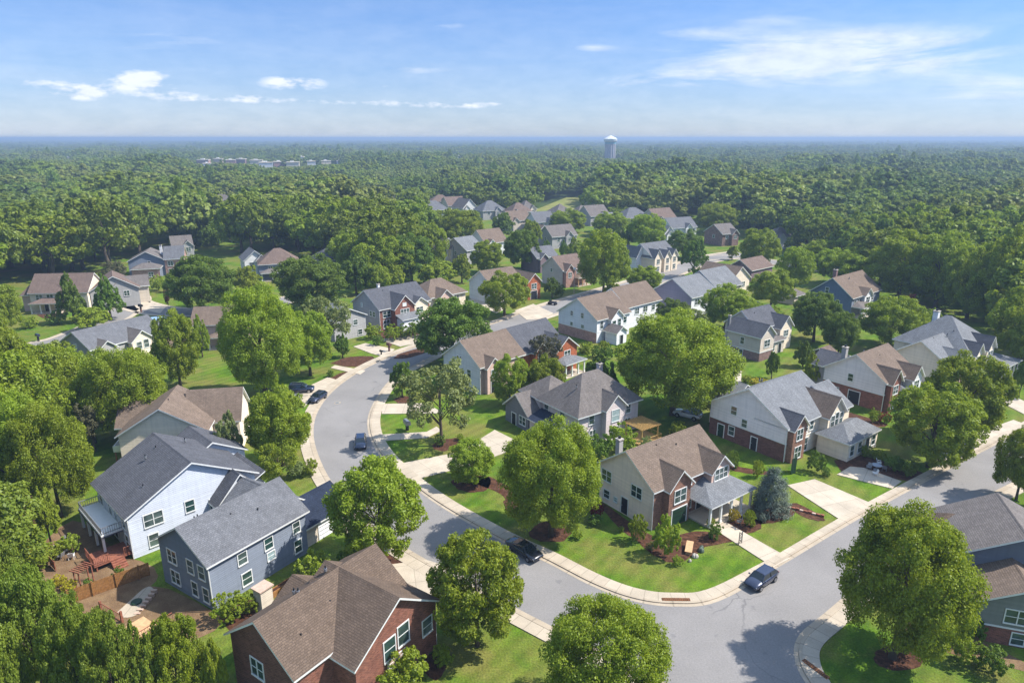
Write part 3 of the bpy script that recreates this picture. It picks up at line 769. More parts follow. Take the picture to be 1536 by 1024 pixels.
# --- corner house by the walk
h = HN(981, 742, 54, 'tan roofed corner house with cream side, brick front and grey porch roof on white columns')
b = h.blk(.4, .4, 13.2, 9.3, 5.5, 'gx', 3.3, 'tan', 's_sage2', front='b_brown')
h.blk(2.1, -.6, 3.9, 5.5, 5.5, 'gy', 1.9, 'tan', 'b_brown')
h.blk(9.6, -.9, 3.6, 5.5, 5.7, 'gy', 1.7, 'tan', 'pinkish')
h.porch(6.4, -3.6, 8.4, 4.0, 2.9, 1.7, 'lgrey', 5)
h.win('L', 0, [(1.9, 3.3, 1.7, 1.5, 2), (7.2, 3.3, 1.7, 1.5, 2), (7.4, .9, 1.0, 1.1)])
h.win('L', 0, [(6.0, 1.1, .5, .6)], 'pane_light')
h.door('L', 0, 4.1, .15, 1.1, 2.2)
h.win('F', 1, [(1.0, 3.2, 2.0, 1.7, 2)]); h.door('F', 1, .7, .1, 2.6, 2.3, 'green_door')
h.win('F', 2, [(.6, 4.2, 2.5, 1.5, 3)])
h.win('F', 0, [(6.1, 4.2, .8, 1.0), (6.3, .9, .8, 1.7), (10.3, .9, 1.6, 1.5, 2)]); h.door('F', 0, 8.2, .2, 1.1, 2.2)
h.vents([(5, 4.5, 8.4), (8, 3.8, 8.0), (3.0, 6.8, 7.7)]); h.pipe(.3, .3, 5.3); h.chimney(3.6, 9.6, .7, 0, 7.6, 's_grey'); h.done()
# --- big white and brick house with grey roof
h = HN(1182, 647, 53, 'large house with pale siding over brown brick, light grey roof and low front wing')
b = h.blk(.4, .4, 13.6, 13.4, 5.5, 'gx', 4.0, 'lgrey', 'pgrey2', 2.9, 'b_dark', front='s_cream')
h.blk(.8, -.5, 3.4, 6, 5.5, 'gy', 1.7, 'dgrey', 'b_brown')
h.blk(9.3, -1.0, 4.7, 8, 5.5, 'gy', 2.5, 'tan', 's_cream')
h.blk(13.0, -.2, 4.2, 8.5, 5.3, 'gx', 2.8, 'lgrey', 'cream')
h.blk(8.0, -5.2, 8.8, 4.8, 3.0, 'hip', 1.5, 'lgrey', 'cream', o=.35)
h.blk(4.0, 12.5, 7, 4, 5.0, 'gy', 2.0, 'lgrey', 'pgrey2')
h.win('L', 0, [(8.6, 4.6, 1.0, 1.3), (8.4, 1.9 + .9, .0001, .0001)][:1] + [(8.7, 1.1, 1.0, 1.4), (6.6, 3.2, .9, 1.2)])
h.door('L', 0, 10.6, .1, 1.1, 2.1, 'green_door')
h.door('L', 0, 4.6, .06, 1.0, 2.1)
h.win('F', 1, [(.9, 3.4, 1.5, 1.7, 2)]); h.win('F', 1, [(.8, .5, 1.6, 1.8, 2)])
h.win('F', 0, [(4.8, 3.5, .9, 1.4), (6.3, 3.5, .9, 1.4), (4.6, .4, 1.5, 2.0)])
h.win('F', 2, [(.7, 3.5, 1.1, 1.8), (2.0, 3.5, .9, 2.1), (3.3, 3.5, .9, 1.8)])
h.win('F', 4, [(.6, .7, 1.1, 1.6), (2.9, .6, 1.0, 1.7), (7.0, .7, 1.1, 1.6)]); h.door('F', 4, 5.1, .1, 1.1, 2.2)
h.win('R', 3, [(1, 3.3, 1.2, 1.4)]); h.vents([(6, 9.2, 9.2), (7, 9.4, 9.0)]); h.pipe(.3, .3, 5.3); h.done()
# --- taupe house behind the big maple
h = HN(1142.4, 509, 53, 'taupe two storey house with twin front gables and a dark grey roof')
h.blk(.4, .4, 5.0, 8.4, 5.5, 'gy', 2.2, 'dgrey', 'taupe', 2.0, 'b_rose')
h.blk(4.8, 4.6, 10, 8, 5.7, 'gx', 3.2, 'dgrey', 'taupe')
h.blk(11.2, 2.6, 4.6, 8, 5.3, 'gy', 2.3, 'dgrey', 'cream')
h.blk(5.3, 1.6, 6.2, 4, 3.0, 'sy', 1.2, 'warm', 'taupe')
h.win('L', 0, [(4.0, 3.0, .9, 1.5)]); h.win('L', 0, [(4.1, .4, .9, 1.3)]); h.win('F', 0, [(1.5, 3.0, 1.9, 1.5, 2)]); h.win('F', 2, [(1.5, 3.0, 1.6, 1.4, 2)]); h.win('F', 3, [(1.3, .8, 1.2, 1.4, 2)]); h.door('F', 3, 4, .1, 1.1, 2.1)
h.chimney(1.0, 8.9, .5, 0, 8.3, 's_dkgrey'); h.vents([(3, 6, 7.0), (8, 7.5, 8.1)]); h.done()
h = HN(1240, 528, 53, 'small porch room with pinkish roof beside the taupe house', z=3, cat='garden room', name='garden_room')
h.blk(0, 0, 3.6, 3.2, 2.4, 'gx', .9, 'pink', 'mauve'); h.win('F', 0, [(1, .7, 1.4, 1.2, 2)]); h.done()
# --- brick house right
h = HN(1329.8, 577.8, 53, 'red brick house with pale upper gable and brown roof, left of the grey roofed one')
h.blk(.4, .4, 11.0, 11.0, 5.5, 'gx', 3.6, 'tan', 'pgrey2', 3.1, 'b_red', front='b_red')
h.blk(.9, -.5, 3.4, 7, 5.5, 'gy', 2.0, 'tan', 'b_red'); h.blk(7.2, -1.2, 3.6, 6, 5.2, 'gy', 1.9, 'tan', 'pgrey')
h.blk(1.6, 9.5, 6, 5, 5.2, 'gy', 2.0, 'dgrey', 'grey'); h.porch(4.6, -2.2, 2.6, 2.4, 2.9, 1.0, 'lgrey', 2)
h.win('L', 0, [(5.6, 4.1, .9, 1.3)]); h.win('L', 0, [(7.9, .9, 1.3, 1.3, 2)]); h.door('L', 0, 4.0, .1, 2.0, 2.3)
h.win('F', 1, [(.8, 3.2, 1.7, 1.5, 2), (.8, .6, 1.7, 1.5, 2)]); h.win('F', 2, [(1.0, 3.1, 1.6, 1.4, 2)]); h.win('F', 0, [(5.2, 3.3, 1.1, 1.3)]); h.door('F', 0, 5.5, .2, 1.1, 2.1)
h.vents([(4, 6.5, 9.1), (6, 4.5, 8.2)]); h.chimney(3, 9.2, .8, 5, 9.0, 's_grey'); h.pipe(.3, .3, 5.3); h.done()
# --- long grey roofed house far right
h = HN(1455, 535.6, 53, 'wide house with big blue grey hipped roof, two white dormers and a front porch')
h.blk(-6.5, 2.0, 9, 9, 5.0, 'gx', 3.0, 'lgrey', 'cream'); h.blk(.4, .4, 13, 14, 5.6, 'hip', 5.2, 'lgrey', 'cream')
h.blk(1.2, -.5, 3.4, 6, 5.6, 'gy', 1.9, 'dgrey', 'cream'); h.blk(6.4, -.7, 3.6, 7, 5.8, 'gy', 2.2, 'dgrey', 'cream')
h.blk(-4.5, .4, 4.6, 6, 4.6, 'gy', 2.0, 'lgrey', 'pinkish')
h.porch(5.0, -4.4, 9.0, 5.0, 2.9, 1.5, 'lgrey', 5)
h.win('F', 2, [(.9, 3.4, 1.5, 1.5, 2)]); h.win('F', 3, [(.8, 3.4, .8, 1.7), (2.0, 3.4, .8, 1.7)]); h.win('F', 1, [(10.8, 3.4, 1.0, 1.5), (5.0, 3.4, .8, 1.4), (6.2, .8, 1.4, 1.5, 2), (11, .8, 1.4, 1.5, 2)]); h.door('F', 1, 9.0, .2, 1.1, 2.2)
h.win('L', 1, [(4, 3.3, 1.1, 1.3)]); h.chimney(6.2, 9.2, 1.0, 8, 11.4, 's_white'); h.vents([(-2, 6.2, 7.8), (2.5, 5.5, 8.0), (4, 5, 8.6)]); h.done()
# --- blue house at the woods
h = HN(1279.7, 448.6, 50, 'blue sided house with tan roof at the foot of the woods')
h.blk(.4, .4, 17, 11.5, 5.4, 'gx', 4.4, 'tan', 'blue', front='s_slate')
h.blk(6, -.5, 4, 6, 5.4, 'gy', 1.6, 'tan', 's_white'); h.porch(1, -2.4, 7, 2.8, 2.8, 1.2, 'warm', 4)
h.win('L', 0, [(6.5, 5.6, .9, 1.5), (3.2, 2.6, 1.1, 1.4, 2)]); h.win('F', 0, [(1.4, 3.0, 1.0, 1.5), (3.4, 3.0, 1.8, 1.5, 2), (11.5, 3.0, 1.5, 1.4, 2)]); h.win('F', 1, [(1.0, 3.2, 2, 1.5, 2)])
h.chimney(7, 8.5, .9, 5, 10.8, 'b_rose'); h.vents([(7, 4.8, 9.2)]); h.done()
h = HN(1192, 444, 50, 'small tan hipped shed left of the blue house', z=2.6, cat='shed', name='shed')
h.blk(0, 0, 6, 5, 2.5, 'hip', 1.4, 'warm', 'taupe'); h.door('F', 0, 2, .05, 1.2, 2.0); h.done()
# --- lavender hipped house in the middle with low wing
h = HN(867.5, 627.2, 54, 'greyish pink house with big hipped grey roof, brick chimney and dark low wing')
h.blk(.4, .4, 13.0, 9.5, 5.5, 'hip', 4.3, 'warm', 'lav', o=.55)
h.blk(5.2, -.7, 4.0, 5, 5.6, 'gy', 1.9, 'warm', 'lav'); h.blk(.4, 8.0, 7, 7, 5.3, 'hip', 2.6, 'warm', 'lav')
h.blk(-2.2, 9.6, 7.0, 6.4, 3.0, 'gx', 2.6, 'warm', 's_dkgrey')
h.blk(-2.4, 5.6, 2.8, 3.4, 2.7, 'sx', .9, 'navy', 'lav')
h.win('L', 0, [(3.2, 3.2, 1.1, 1.5), (7.2, 3.2, 1.1, 1.5)]); h.win('F', 0, [(2.2, 3.3, 1.0, 1.5), (10.2, 3.3, 1.0, 1.5), (10.0, .8, 1.3, 1.5, 2), (2.4, .8, 1.2, 1.4, 2)]); h.win('F', 1, [(1.2, 3.2, 1.6, 1.9)], 'pane_light'); h.win('F', 1, [(1.2, .8, 1.6, 1.4, 2)])
h.win('L', 3, [(.8, .8, 1.6, 1.4, 2)]); h.door('L', 3, 3.4, .05, 1.1, 2.0, 'black'); h.chimney(12.4, 8.8, .8, 0, 8.9, 's_lav'); h.vents([(3, 4.0, 8.5), (7.5, 7.5, 8.7)]); h.pipe(.3, .3, 5.2); h.done()
# --- pale grey gable house by the curve
h = HN(720, 554, 45, 'light grey gabled house with tan roof behind the silvery tree at the curve')
h.blk(.4, .4, 11.5, 10.6, 5.5, 'gx', 3.8, 'tan', 'pgrey', front='s_pinkish')
h.blk(1.4, -.5, 3.2, 4, 5.3, 'gy', 1.5, 'tan', 's_pinkish')
h.win('L', 0, [(5.2, 5.6, .5, .7), (6.0, 5.6, .5, .7), (2.6, 2.8, 1.0, 1.4)]); h.win('F', 0, [(6.0, 3.2, 1.2, 1.4)]); h.win('F', 1, [(1, 3.2, 1.3, 1.4)]); h.door('F', 1, .9, .1, 1.2, 2.2, 'black')
h.vents([(6, 6.8, 9.2)]); h.pipe(.3, .3, 5.3); h.done()
# --- dark roof, orange brick gables
h = HN(782, 533, 45, 'dark grey roofed house with orange brick front gable and brown thin tree before it')
h.blk(.4, .4, 12.5, 10.5, 5.2, 'gx', 4.0, 'dgrey', 's_grey', front='b_orange')
h.blk(7.0, -3.0, 6.4, 8, 5.0, 'gy', 2.4, 'dgrey', 'b_orange'); h.blk(3.4, -.6, 3.2, 5, 5.2, 'gy', 1.6, 'dgrey', 'b_orange')
h.porch(6.8, -5.8, 6, 3.0, 2.8, .9, 'lgrey', 4); h.win('F', 1, [(2.4, 3.1, 1.8, 1.5, 2)]); h.win('F', 2, [(.8, 3.1, 1.5, 1.4, 2)]); h.win('L', 0, [(4, 3, 1.1, 1.3)]); h.vents([(4, 7, 8.6)]); h.done()
# --- white twin house
h = HN(895.8, 483.4, 48, 'white sided house with pinkish brick base and tan roof above the big maple')
h.blk(.4, .4, 12.0, 12.4, 5.6, 'gx', 4.0, 'tan', 'white', 2.5, 'b_pink', front='s_white')
h.blk(4.2, -.7, 4.4, 7, 5.4, 'gy', 1.9, 'tan', 'white'); h.blk(2.6, -3.8, 3.6, 3.4, 2.9, 'gy', 1.2, 'warm', 'white')
h.win('L', 0, [(7.6, 5.2, .8, 1.1), (4.2, 5.2, .8, 1.2), (7.6, 2.75, .8, .8), (4.0, 2.75, .9, .8)]); h.win('F', 0, [(1.2, 3.2, 1.0, 1.8), (9.6, 3.2, 1.2, 1.5)]); h.win('F', 1, [(.5, 3.2, 1.2, 1.6), (2.4, 3.2, 1.1, 1.8)]); h.door('F', 2, 1.2, .1, 1.1, 2.1, 'black')
h.vents([(3, 7.8, 9.4), (6, 7.6, 9.4)]); h.pipe(.3, .3, 5.3)
h.done()
h = HN(948, 466, 48, 'second tan roofed white house joined close behind the white sided one')
h.blk(.8, 2.0, 13.5, 10.6, 5.6, 'gx', 3.9, 'tan', 'white'); h.win('F', 0, [(3, 3.3, 1.6, 1.4, 2), (6.4, 3.3, 1.6, 1.4, 2), (10, 3.3, 1.2, 1.3)]); h.vents([(6, 8.2, 9.2)]); h.done()
# --- purple gable, grey roof
h = HN(1038, 448.6, 50, 'long grey roofed house with a purplish gable wall, right of the tan roofs')
h.blk(.4, .4, 12.5, 12.8, 5.5, 'gx', 4.0, 'lgrey', 'purple', front='s_white'); h.blk(12.9, 1.0, 12.0, 12.0, 5.9, 'gx', 4.2, 'lgrey', 'cream')
h.win('L', 0, [(6.2, 2.9, 1.3, 1.2, 2)]); h.win('F', 0, [(1.6, 3.2, 1.8, 1.5, 2), (6.5, 3.2, 1.8, 1.5, 2)]); h.win('F', 1, [(5, 3.2, 1.4, 1.4, 2), (9, 3.2, 1.4, 1.4, 2)]); h.vents([(5, 8, 9.3), (9, 8, 9.3)]); h.done()
h = HN(1118, 430, 50, 'tan roofed house with a pale right gable ending the long grey roofed row')
h.blk(2.0, 6.0, 10, 12, 5.6, 'gy', 3.6, 'tan', 'cream'); h.win('F', 0, [(2, 3.2, 1.5, 1.4, 2), (6, 3.2, 1.5, 1.4, 2)]); h.win('R', 0, [(3, 3.2, 1.2, 1.4)]); h.done()
h = HN(1128, 401, 50, 'low maroon roofed house at the far right of the row')
h.blk(0, 0, 13, 9, 4.2, 'gx', 2.8, 'pink', 'mauve'); h.win('F', 0, [(2, 1.2, 1.5, 1.4, 2)]); h.done()
# --- white many gabled house
h = HN(978, 388, 52, 'white many gabled house with blue grey roof in front of far trees')
h.blk(.4, .4, 13, 11, 5.8, 'gx', 3.8, 'slate', 'white'); h.blk(.2, -1.2, 3.6, 8, 5.6, 'gy', 2.5, 'slate', 'cream'); h.blk(5.2, -1.4, 3.4, 7, 5.4, 'gy', 2.2, 'slate', 'cream'); h.blk(9.6, -.9, 3.4, 7, 5.4, 'gy', 2.2, 'slate', 'cream'); h.blk(-2.5, 5, 4, 8, 5.5, 'gy', 3.2, 'slate', 'white')
for i_, sx in ((1, 1.2), (2, 1.0), (3, 1.0)): h.win('F', i_, [(sx, 3.3, 1.3, 1.6, 2), (sx, .7, 1.3, 1.6, 2)])
h.done()
# --- brick front gables by the far street
h = HN(844, 407.7, 51, 'beige sided house with tan roof and small pink brick front gable')
h.blk(.4, .4, 10.5, 10, 5.6, 'gx', 3.6, 'pink', 's_taupe', front='b_pink'); h.blk(.8, -.8, 3.6, 6, 5.4, 'gy', 1.9, 'pink', 'b_pink'); h.porch(4.8, -2.4, 6, 2.6, 2.8, 1.0, 'tan', 4, mat='tan')
h.win('L', 0, [(5, 4.4, .7, 1.0)]); h.win('F', 1, [(1, 3.2, 1.4, 1.6, 2)]); h.win('F', 0, [(6.2, 3.3, 1.2, 1.4)]); h.vents([(4, 6.8, 9.0)]); h.done()
h = HN(787, 424, 50, 'house with narrow red brick front gable and white side, beside the leafy roadside maple')
h.blk(-11, 1.5, 11.6, 11, 5.3, 'gx', 3.6, 'tan', 's_pgrey', front='s_taupe'); h.blk(.2, -1.2, 5.0, 10, 5.4, 'gy', 2.3, 'tan', 'b_orange')
h.win('F', 1, [(1.5, 3.2, 1.9, 1.6, 2)]); h.door('F', 1, 1.2, .1, 2.4, 2.5); h.win('L', 0, [(5, 3.0, 1.0, 1.4)]); h.win('F', 0, [(6, 3, 1.4, 1.4, 2)]); h.vents([(-5, 8, 8.9)]); h.done()
# --- grey house with red brick gable, left of the curve
h = HN(568.5, 467, 45, 'grey house with bright red brick gable above the far side of the curve')
h.blk(.4, .4, 15.6, 12.0, 5.5, 'gx', 3.8, 'dgrey', 's_grey', front='b_red'); h.blk(3.8, -1.4, 6.0, 9, 5.4, 'gy', 2.9, 'dgrey', 'b_red'); h.blk(9.8, -.6, 5, 7, 5.0, 'gy', 1.8, 'dgrey', 's_cream')
h.blk(4.2, -3.9, 5.6, 2.8, 2.9, 'sy', .9, 'lgrey', 's_white')
h.win('L', 0, [(3.4, 3.2, .9, 1.3), (2.0, 3.2, .9, 1.3)]); h.win('L', 0, [(7.4, 5.0, .6, .9)], 'pane_light'); h.win('F', 1, [(1.7, 3.2, 2.5, 1.7, 3)]); h.win('F', 0, [(1.0, 3.2, 2.2, 1.5, 2), (1.0, .5, 1.8, 2.0, 2)]); h.win('F', 2, [(1.2, 3.1, 2, 1.3, 2)])
h.win('F', 1, [(2.4, 5.75, 1.0, .7)], 'white', name='gable_vent'); h.chimney(4.5, 6.6, .6, 7, 10.2, 's_white'); h.vents([(5, 5.2, 8.8)]); h.pipe(.3, .3, 5.3); h.done()
h = HN(548.8, 472, 46, 'plain grey sided house behind the bright trees left of the curve')
h.blk(-8.5, .4, 8.6, 8, 5.2, 'gy', 2.0, 'lgrey', 'grey'); h.win('R', 0, [(3, 3.0, 1.0, 1.3)]); h.win('F', 0, [(5.2, 3.2, 1.1, 1.2), (6.3, .6, 1.1, 1.2)]); h.done()
h = HN(650, 452, 47, 'tan hipped house with a pale front gable, right of the red brick gable')
h.blk(1.0, 4.0, 13, 9.5, 5.4, 'hip', 3.4, 'tan', 'cream', o=.6); h.blk(3.4, 1.8, 4.4, 6, 5.2, 'gy', 1.9, 'tan', 'pinkish'); h.win('F', 1, [(1.1, 3.1, 2, 1.4, 2)]); h.win('F', 0, [(9, 3.1, 1.6, 1.4, 2)]); h.done()
# --- near left group
h = HN(310, 854, 33, 'slate blue house with grey gabled roof and dark low garage wing behind it')
h.blk(.4, .4, 12.2, 8.7, 5.4, 'gx', 2.7, 'slate', 'slate')
h.blk(12.0, 1.2, 7.5, 6.0, 2.7, 'gx', 2.0, 'navy', 's_taupe')  # garage roof in navy shingles: its shade is put into the colour
h.blk(9.8, 4.0, 5.5, 7, 4.4, 'gy', 2.0, 'slate', 'slate')
h.win('L', 0, [(5.7, 3.2, 1.5, 1.5, 2), (2.7, 3.2, 1.0, 1.5), (.8, 3.2, 1.0, 1.5), (5.6, .7, 1.5, 1.5, 2), (2.5, .6, .9, 1.6), (.6, .6, .9, 1.6)])
h.win('F', 0, [(3.3, 3.3, 1.0, 1.3), (6.6, 3.3, 1.0, 1.3), (10.4, 3.3, .9, 1.3), (3.5, .7, 1.1, 1.4), (10.4, .8, .9, 1.5)]); h.win('F', 0, [(6.8, 1.9, .9, .9)], 'pane_light')
h.door('F', 1, 3, .05, 3.2, 2.1, 's_white'); h.vents([(5.5, 3.5, 7.3), (8.2, 2.6, 6.9), (3, 6.2, 7.3), (3.6, 6.6, 7.1), (9.5, 5.4, 7.6)]); h.pipe(.3, .3, 5.2); h.done()
h = HN(187, 781.5, 44, 'pale blue and white sided house with dark grey roof and rear balcony')
h.blk(.4, .4, 14.9, 11.4, 5.4, 'gy', 4.0, 'dgrey', 'pblue', o=.45)
h.blk(9.5, 9.0, 8.5, 7, 4.8, 'gy', 2.4, 'dgrey', 'pblue'); h.blk(14.0, 1.4, 3.0, 8.0, 3.0, 'sx', 1.6, 'dgrey', 'pblue')
h.win('F', 0, [(1.6, 3.3, 2.0, 1.5, 2), (6.2, 3.3, 1.0, 1.4), (9.0, 2.6, 1.0, 1.3), (1.8, .7, 1.0, 1.5)])
h.win('L', 0, [(1.2, 3.2, 1.1, 1.6), (3.9, 3.0, 1.1, 2.0), (5.9, 3.0, 1.1, 2.0), (9.2, 3.0, 1.2, 2.0), (1.0, .7, 1.1, 1.7)]); h.door('L', 0, 5.0, .4, 1.1, 2.2, 'black'); h.door('L', 0, 7.4, .4, 1.6, 2.2)
q = MB(); q.box(-1.9, .36, 2.9, 11.6, 2.72, 2.9, 'white'); q.box(-1.95, .36, 2.85, 11.65, 2.55, 2.71, 'r_dgrey'); q.build('balcony_floor', h.root)
q = MB()
for (p0, p1) in (((-1.8, 3.0), (-1.8, 11.5)), ((-1.8, 3.0), (.3, 3.0)), ((-1.8, 11.5), (.3, 11.5))):
    for zz in (3.05, 3.75): q.beam((p0[0], p0[1], zz), (p1[0], p1[1], zz), .05, 'metal')
    n_ = int(math.dist(p0, p1) / .22)
    for k in range(n_ + 1):
        t = k / n_; x = p0[0] + (p1[0] - p0[0]) * t; y = p0[1] + (p1[1] - p0[1]) * t
        q.beam((x, y, 2.9), (x, y, 3.75), .028, 'metal')
q.build('balcony_railing', h.root)
for yy in (3.1, 6.0, 8.8, 11.4):
    q = MB(); q.box(-1.85, -1.6, yy - .12, yy + .12, .3, 2.55, 'white'); q.build('balcony_post', h.root)
h.blk(9.6, -1.7, 5.7, 3, 3.9, 'gy', 3.0, 'dgrey', 'pblue')
h.vents([(3.2, 3, 7.1), (5.2, 7.5, 8.7), (10.5, 9, 8.7), (6.8, 8.5, 9.0)]); h.pipe(.3, .3, 5.2); h.done()
h = HN(441, 1024, 35, 'brown shingled red brick house at the bottom with a wide front gable')
h.blk(.4, .4, 12.8, 8.6, 5.4, 'gx', 3.1, 'brown', 'b_dark2', front='b_red')  # side brick darker than the front: shade of the left gable painted in
h.blk(4.1, -2.4, 9.8, 8.5, 5.2, 'gy', 3.3, 'brown', 'b_red', o=.5)
h.blk(2.0, 8.2, 9, 5, 3.6, 'sy', .01, 'brown', 'b_red') if False else None
h.blk(5.4, 6.5, 6, 4.0, 3.6, 'gy', 2.0, 'brown', 'b_red')
h.win('L', 0, [(4.3, 2.6, 1.6, 1.7, 2), (1.2, .8, .9, 1.2)]); h.win('F', 1, [(3.2, 3.0, 1.3, 2.0), (4.9, 3.4, 1.3, 2.0), (8.0, 2.4, 1.2, 1.6), (3.2, .3, 1.4, 1.4, 2)])
h.win('F', 1, [(3.6, 2.1, 2.0, .7)], 'pinkc', name='stone_panel'); h.win('F', 0, [(1.0, .7, 1.3, 1.6, 2)])
h.vents([(8.2, 5.6, 8.6), (4.5, 5.3, 8.6), (4.7, 5.0, 8.6), (2.6, 2.2, 6.7), (6.4, 3.0, 7.2)]); h.pipe(14.1, -2.2, 5.1); h.pipe(.3, .3, 5.2); h.done()
h = HN(171.4, 657.6, 79, 'beige gabled house with tan roof above the pale blue one')
h.blk(.4, .4, 11.8, 9.5, 5.4, 'gy', 3.6, 'tan', 'cream'); h.blk(8.5, 4.2, 7.5, 7.5, 5.2, 'gx', 3.6, 'tan', 'cream'); h.blk(-1.6, 6.0, 7, 6, 4.6, 'gx', 2.6, 'tan', 'cream'); h.blk(10.6, -1.2, 2.6, 2.4, 1.8, None, 0, 'tan', 'dkgrey')
h.win('F', 0, [(3.9, 2.9, 1.1, 1.4), (8.3, 2.9, 1.1, 1.4)]); h.win('L', 0, [(2.5, 2.6, .8, 1.1)]); h.win('F', 1, [(5.0, 3.0, 1.1, 1.3)]); h.vents([(6.6, 4, 8.9), (5.6, 3, 8.4)])
q = MB(); q.box(-1.2, .36, 2.0, 4.6, 2.2, 2.4, 'white'); q.box(-1.15, -1.05, 2.0, 4.6, 2.4, 3.2, 'white'); q.box(-1.1, -.95, 2.1, 2.25, 0, 2.2, 'deckwood'); q.box(-1.1, -.95, 4.3, 4.45, 0, 2.2, 'deckwood'); q.box(-1.2, .36, 1.95, 2.05, 2.4, 3.2, 'white'); q.build('side_landing', h.root)
h.done()
h = HN(134.5, 526.4, 30, 'grey roofed house half hidden by trees with small white dormer gable', z=4.5)
h.blk(.4, .4, 16, 11, 4.6, 'gx', 2.9, 'slate', 'grey'); h.blk(8.2, -1.2, 4.6, 7, 4.5, 'gy', 1.9, 'warm', 's_cream'); h.blk(1.5, -.6, 3.6, 6, 4.4, 'gy', 1.4, 'warm', 's_grey'); h.blk(14.8, 2, 5, 8, 3.6, 'gx', 2.0, 'slate', 'pinkish')
h.win('F', 1, [(.9, 2.6, 1.1, 1.5), (2.5, 2.6, 1.1, 1.7)]); h.win('L', 0, [(5, 4.2, .9, .8)], 'pane_light'); h.win('F', 0, [(13.4, 2.2, 1.2, 1.3)]); h.done()
h = HN(283, 489, 82, 'tan roofed house with porch seen between two trees, a red mulch walk before it')
h.blk(.4, .4, 11, 9, 5.3, 'gx', 3.0, 'tan', 's_pinkish'); h.porch(4.5, -2.6, 7, 3, 2.8, 1.2, 'tan', 4); h.win('F', 0, [(5.5, 3.2, 1.8, 1.4, 2), (9, 3.2, 1.4, 1.4, 2), (7.4, .8, 1.3, 1.4, 2)]); h.door('F', 0, 5.6, .2, 1.1, 2.1, 'black'); h.vents([(3, 6, 8.3)]); h.done()
h = HN(40, 441, 84, 'pinkish house with brown roof and small front porch at the left edge')
h.blk(.4, .4, 15, 10, 5.4, 'gx', 4.2, 'pink', 's_cream'); h.blk(-2.5, 2, 4, 7, 4.8, 'hip', 2.5, 'pink', 'pinkish'); h.porch(1.5, -2.4, 7.5, 2.8, 2.8, 1.2, 'pink', 4)
h.win('F', 0, [(1.6, 3.2, 1.6, 1.6, 2), (4.4, 3.2, 1.6, 1.6, 2), (6.0, .8, 1.4, 1.5, 2)]); h.door('F', 0, 3.4, .2, 1.1, 2.1); h.win('L', 1, [(2, 2.8, 1.0, 1.3)]); h.done()
h = HN(132, 438, 60, 'house with brown roof and grey gable wall half behind two dark conifers')
h.blk(.4, .4, 12, 10, 5.2, 'gy', 3.6, 'pink', 's_grey'); h.blk(8, 3.5, 7, 7, 5, 'gx', 2.4, 'warm', 's_taupe'); h.win('F', 0, [(3, 3.2, 1.3, 1.4), (8.2, 3.1, 1.3, 1.4, 2)]); h.done()
h = HN(246.6, 391, 72, 'blue grey gabled house with pinkish brick front at the far cul-de-sac')
h.blk(-11.4, .4, 11.6, 10, 5.4, 'gy', 3.0, 'warm', 's_slate'); h.blk(.0, .0, 6, 9, 5.8, 'gx', 3.6, 'slate', 'b_pink'); h.blk(-9.5, -5.5, 8.5, 6, 3.6, 'hip', 1.4, 'warm', 's_slate', front='b_pink')
h.win('F', 0, [(6, 4.0, .9, 1.2)]); h.win('F', 1, [(1.0, 3.4, 1.6, 1.5, 2), (1.0, .8, 1.4, 1.5, 2)]); h.win('F', 2, [(5, .8, 1.4, 1.5, 2)]); h.chimney(-2, 6, .8, 6, 9.6, 's_white'); h.done()
h = HN(386, 398, 70, 'brown hipped house with pink brick front among the trees')
h.blk(.4, .4, 13, 11, 5.4, 'hip', 4.2, 'pink', 's_slate', front='s_slate'); h.blk(9, -1.0, 4.0, 6, 5.4, 'gy', 1.8, 'pink', 'b_pink'); h.porch(1, -2.8, 7, 3.2, 2.7, 1.2, 'warm', 3)
h.win('F', 1, [(1.2, 3.1, 1.6, 1.6, 2), (1.2, .7, 1.6, 1.5, 2)]); h.win('F', 0, [(3, 3.1, 1.4, 1.4, 2)]); h.door('F', 0, 5, .2, 1.1, 2.1, 'black'); h.done()
# --- bottom right
h = HN(1421.6, 836, 108, 'dark slate sided house with brown roof and sage gabled wing at the right edge', z=5.6)
h.blk(.4, .4, 12, 8.5, 5.9, 'gy', 3.0, 'warm', 's_dkslate'); h.blk(-2.0, 3.5, 8, 7, 4.4, 'hip', 2.4, 'brown', 's_dkslate')
h.blk(1.7, -4.6, 7.6, 5.2, 4.4, 'gy', 1.9, 'tan', 'sage', 1.9, 'b_red')
h.win('F', 2, [(2.3, 2.5, 2.0, 1.4, 2)]); h.win('F', 2, [(3.2, .3, 1.0, 1.2)]); h.door('F', 2, 5.6, .05, 1.6, 1.75, 'black'); h.win('L', 0, [(3.4, 3.2, 1.0, 1.4)]); h.win('F', 0, [(1.5 - .9, 3.0, .9, 1.3)]); h.win('L', 2, [(2.4, 2.4, 1.0, 1.2)]); h.done()
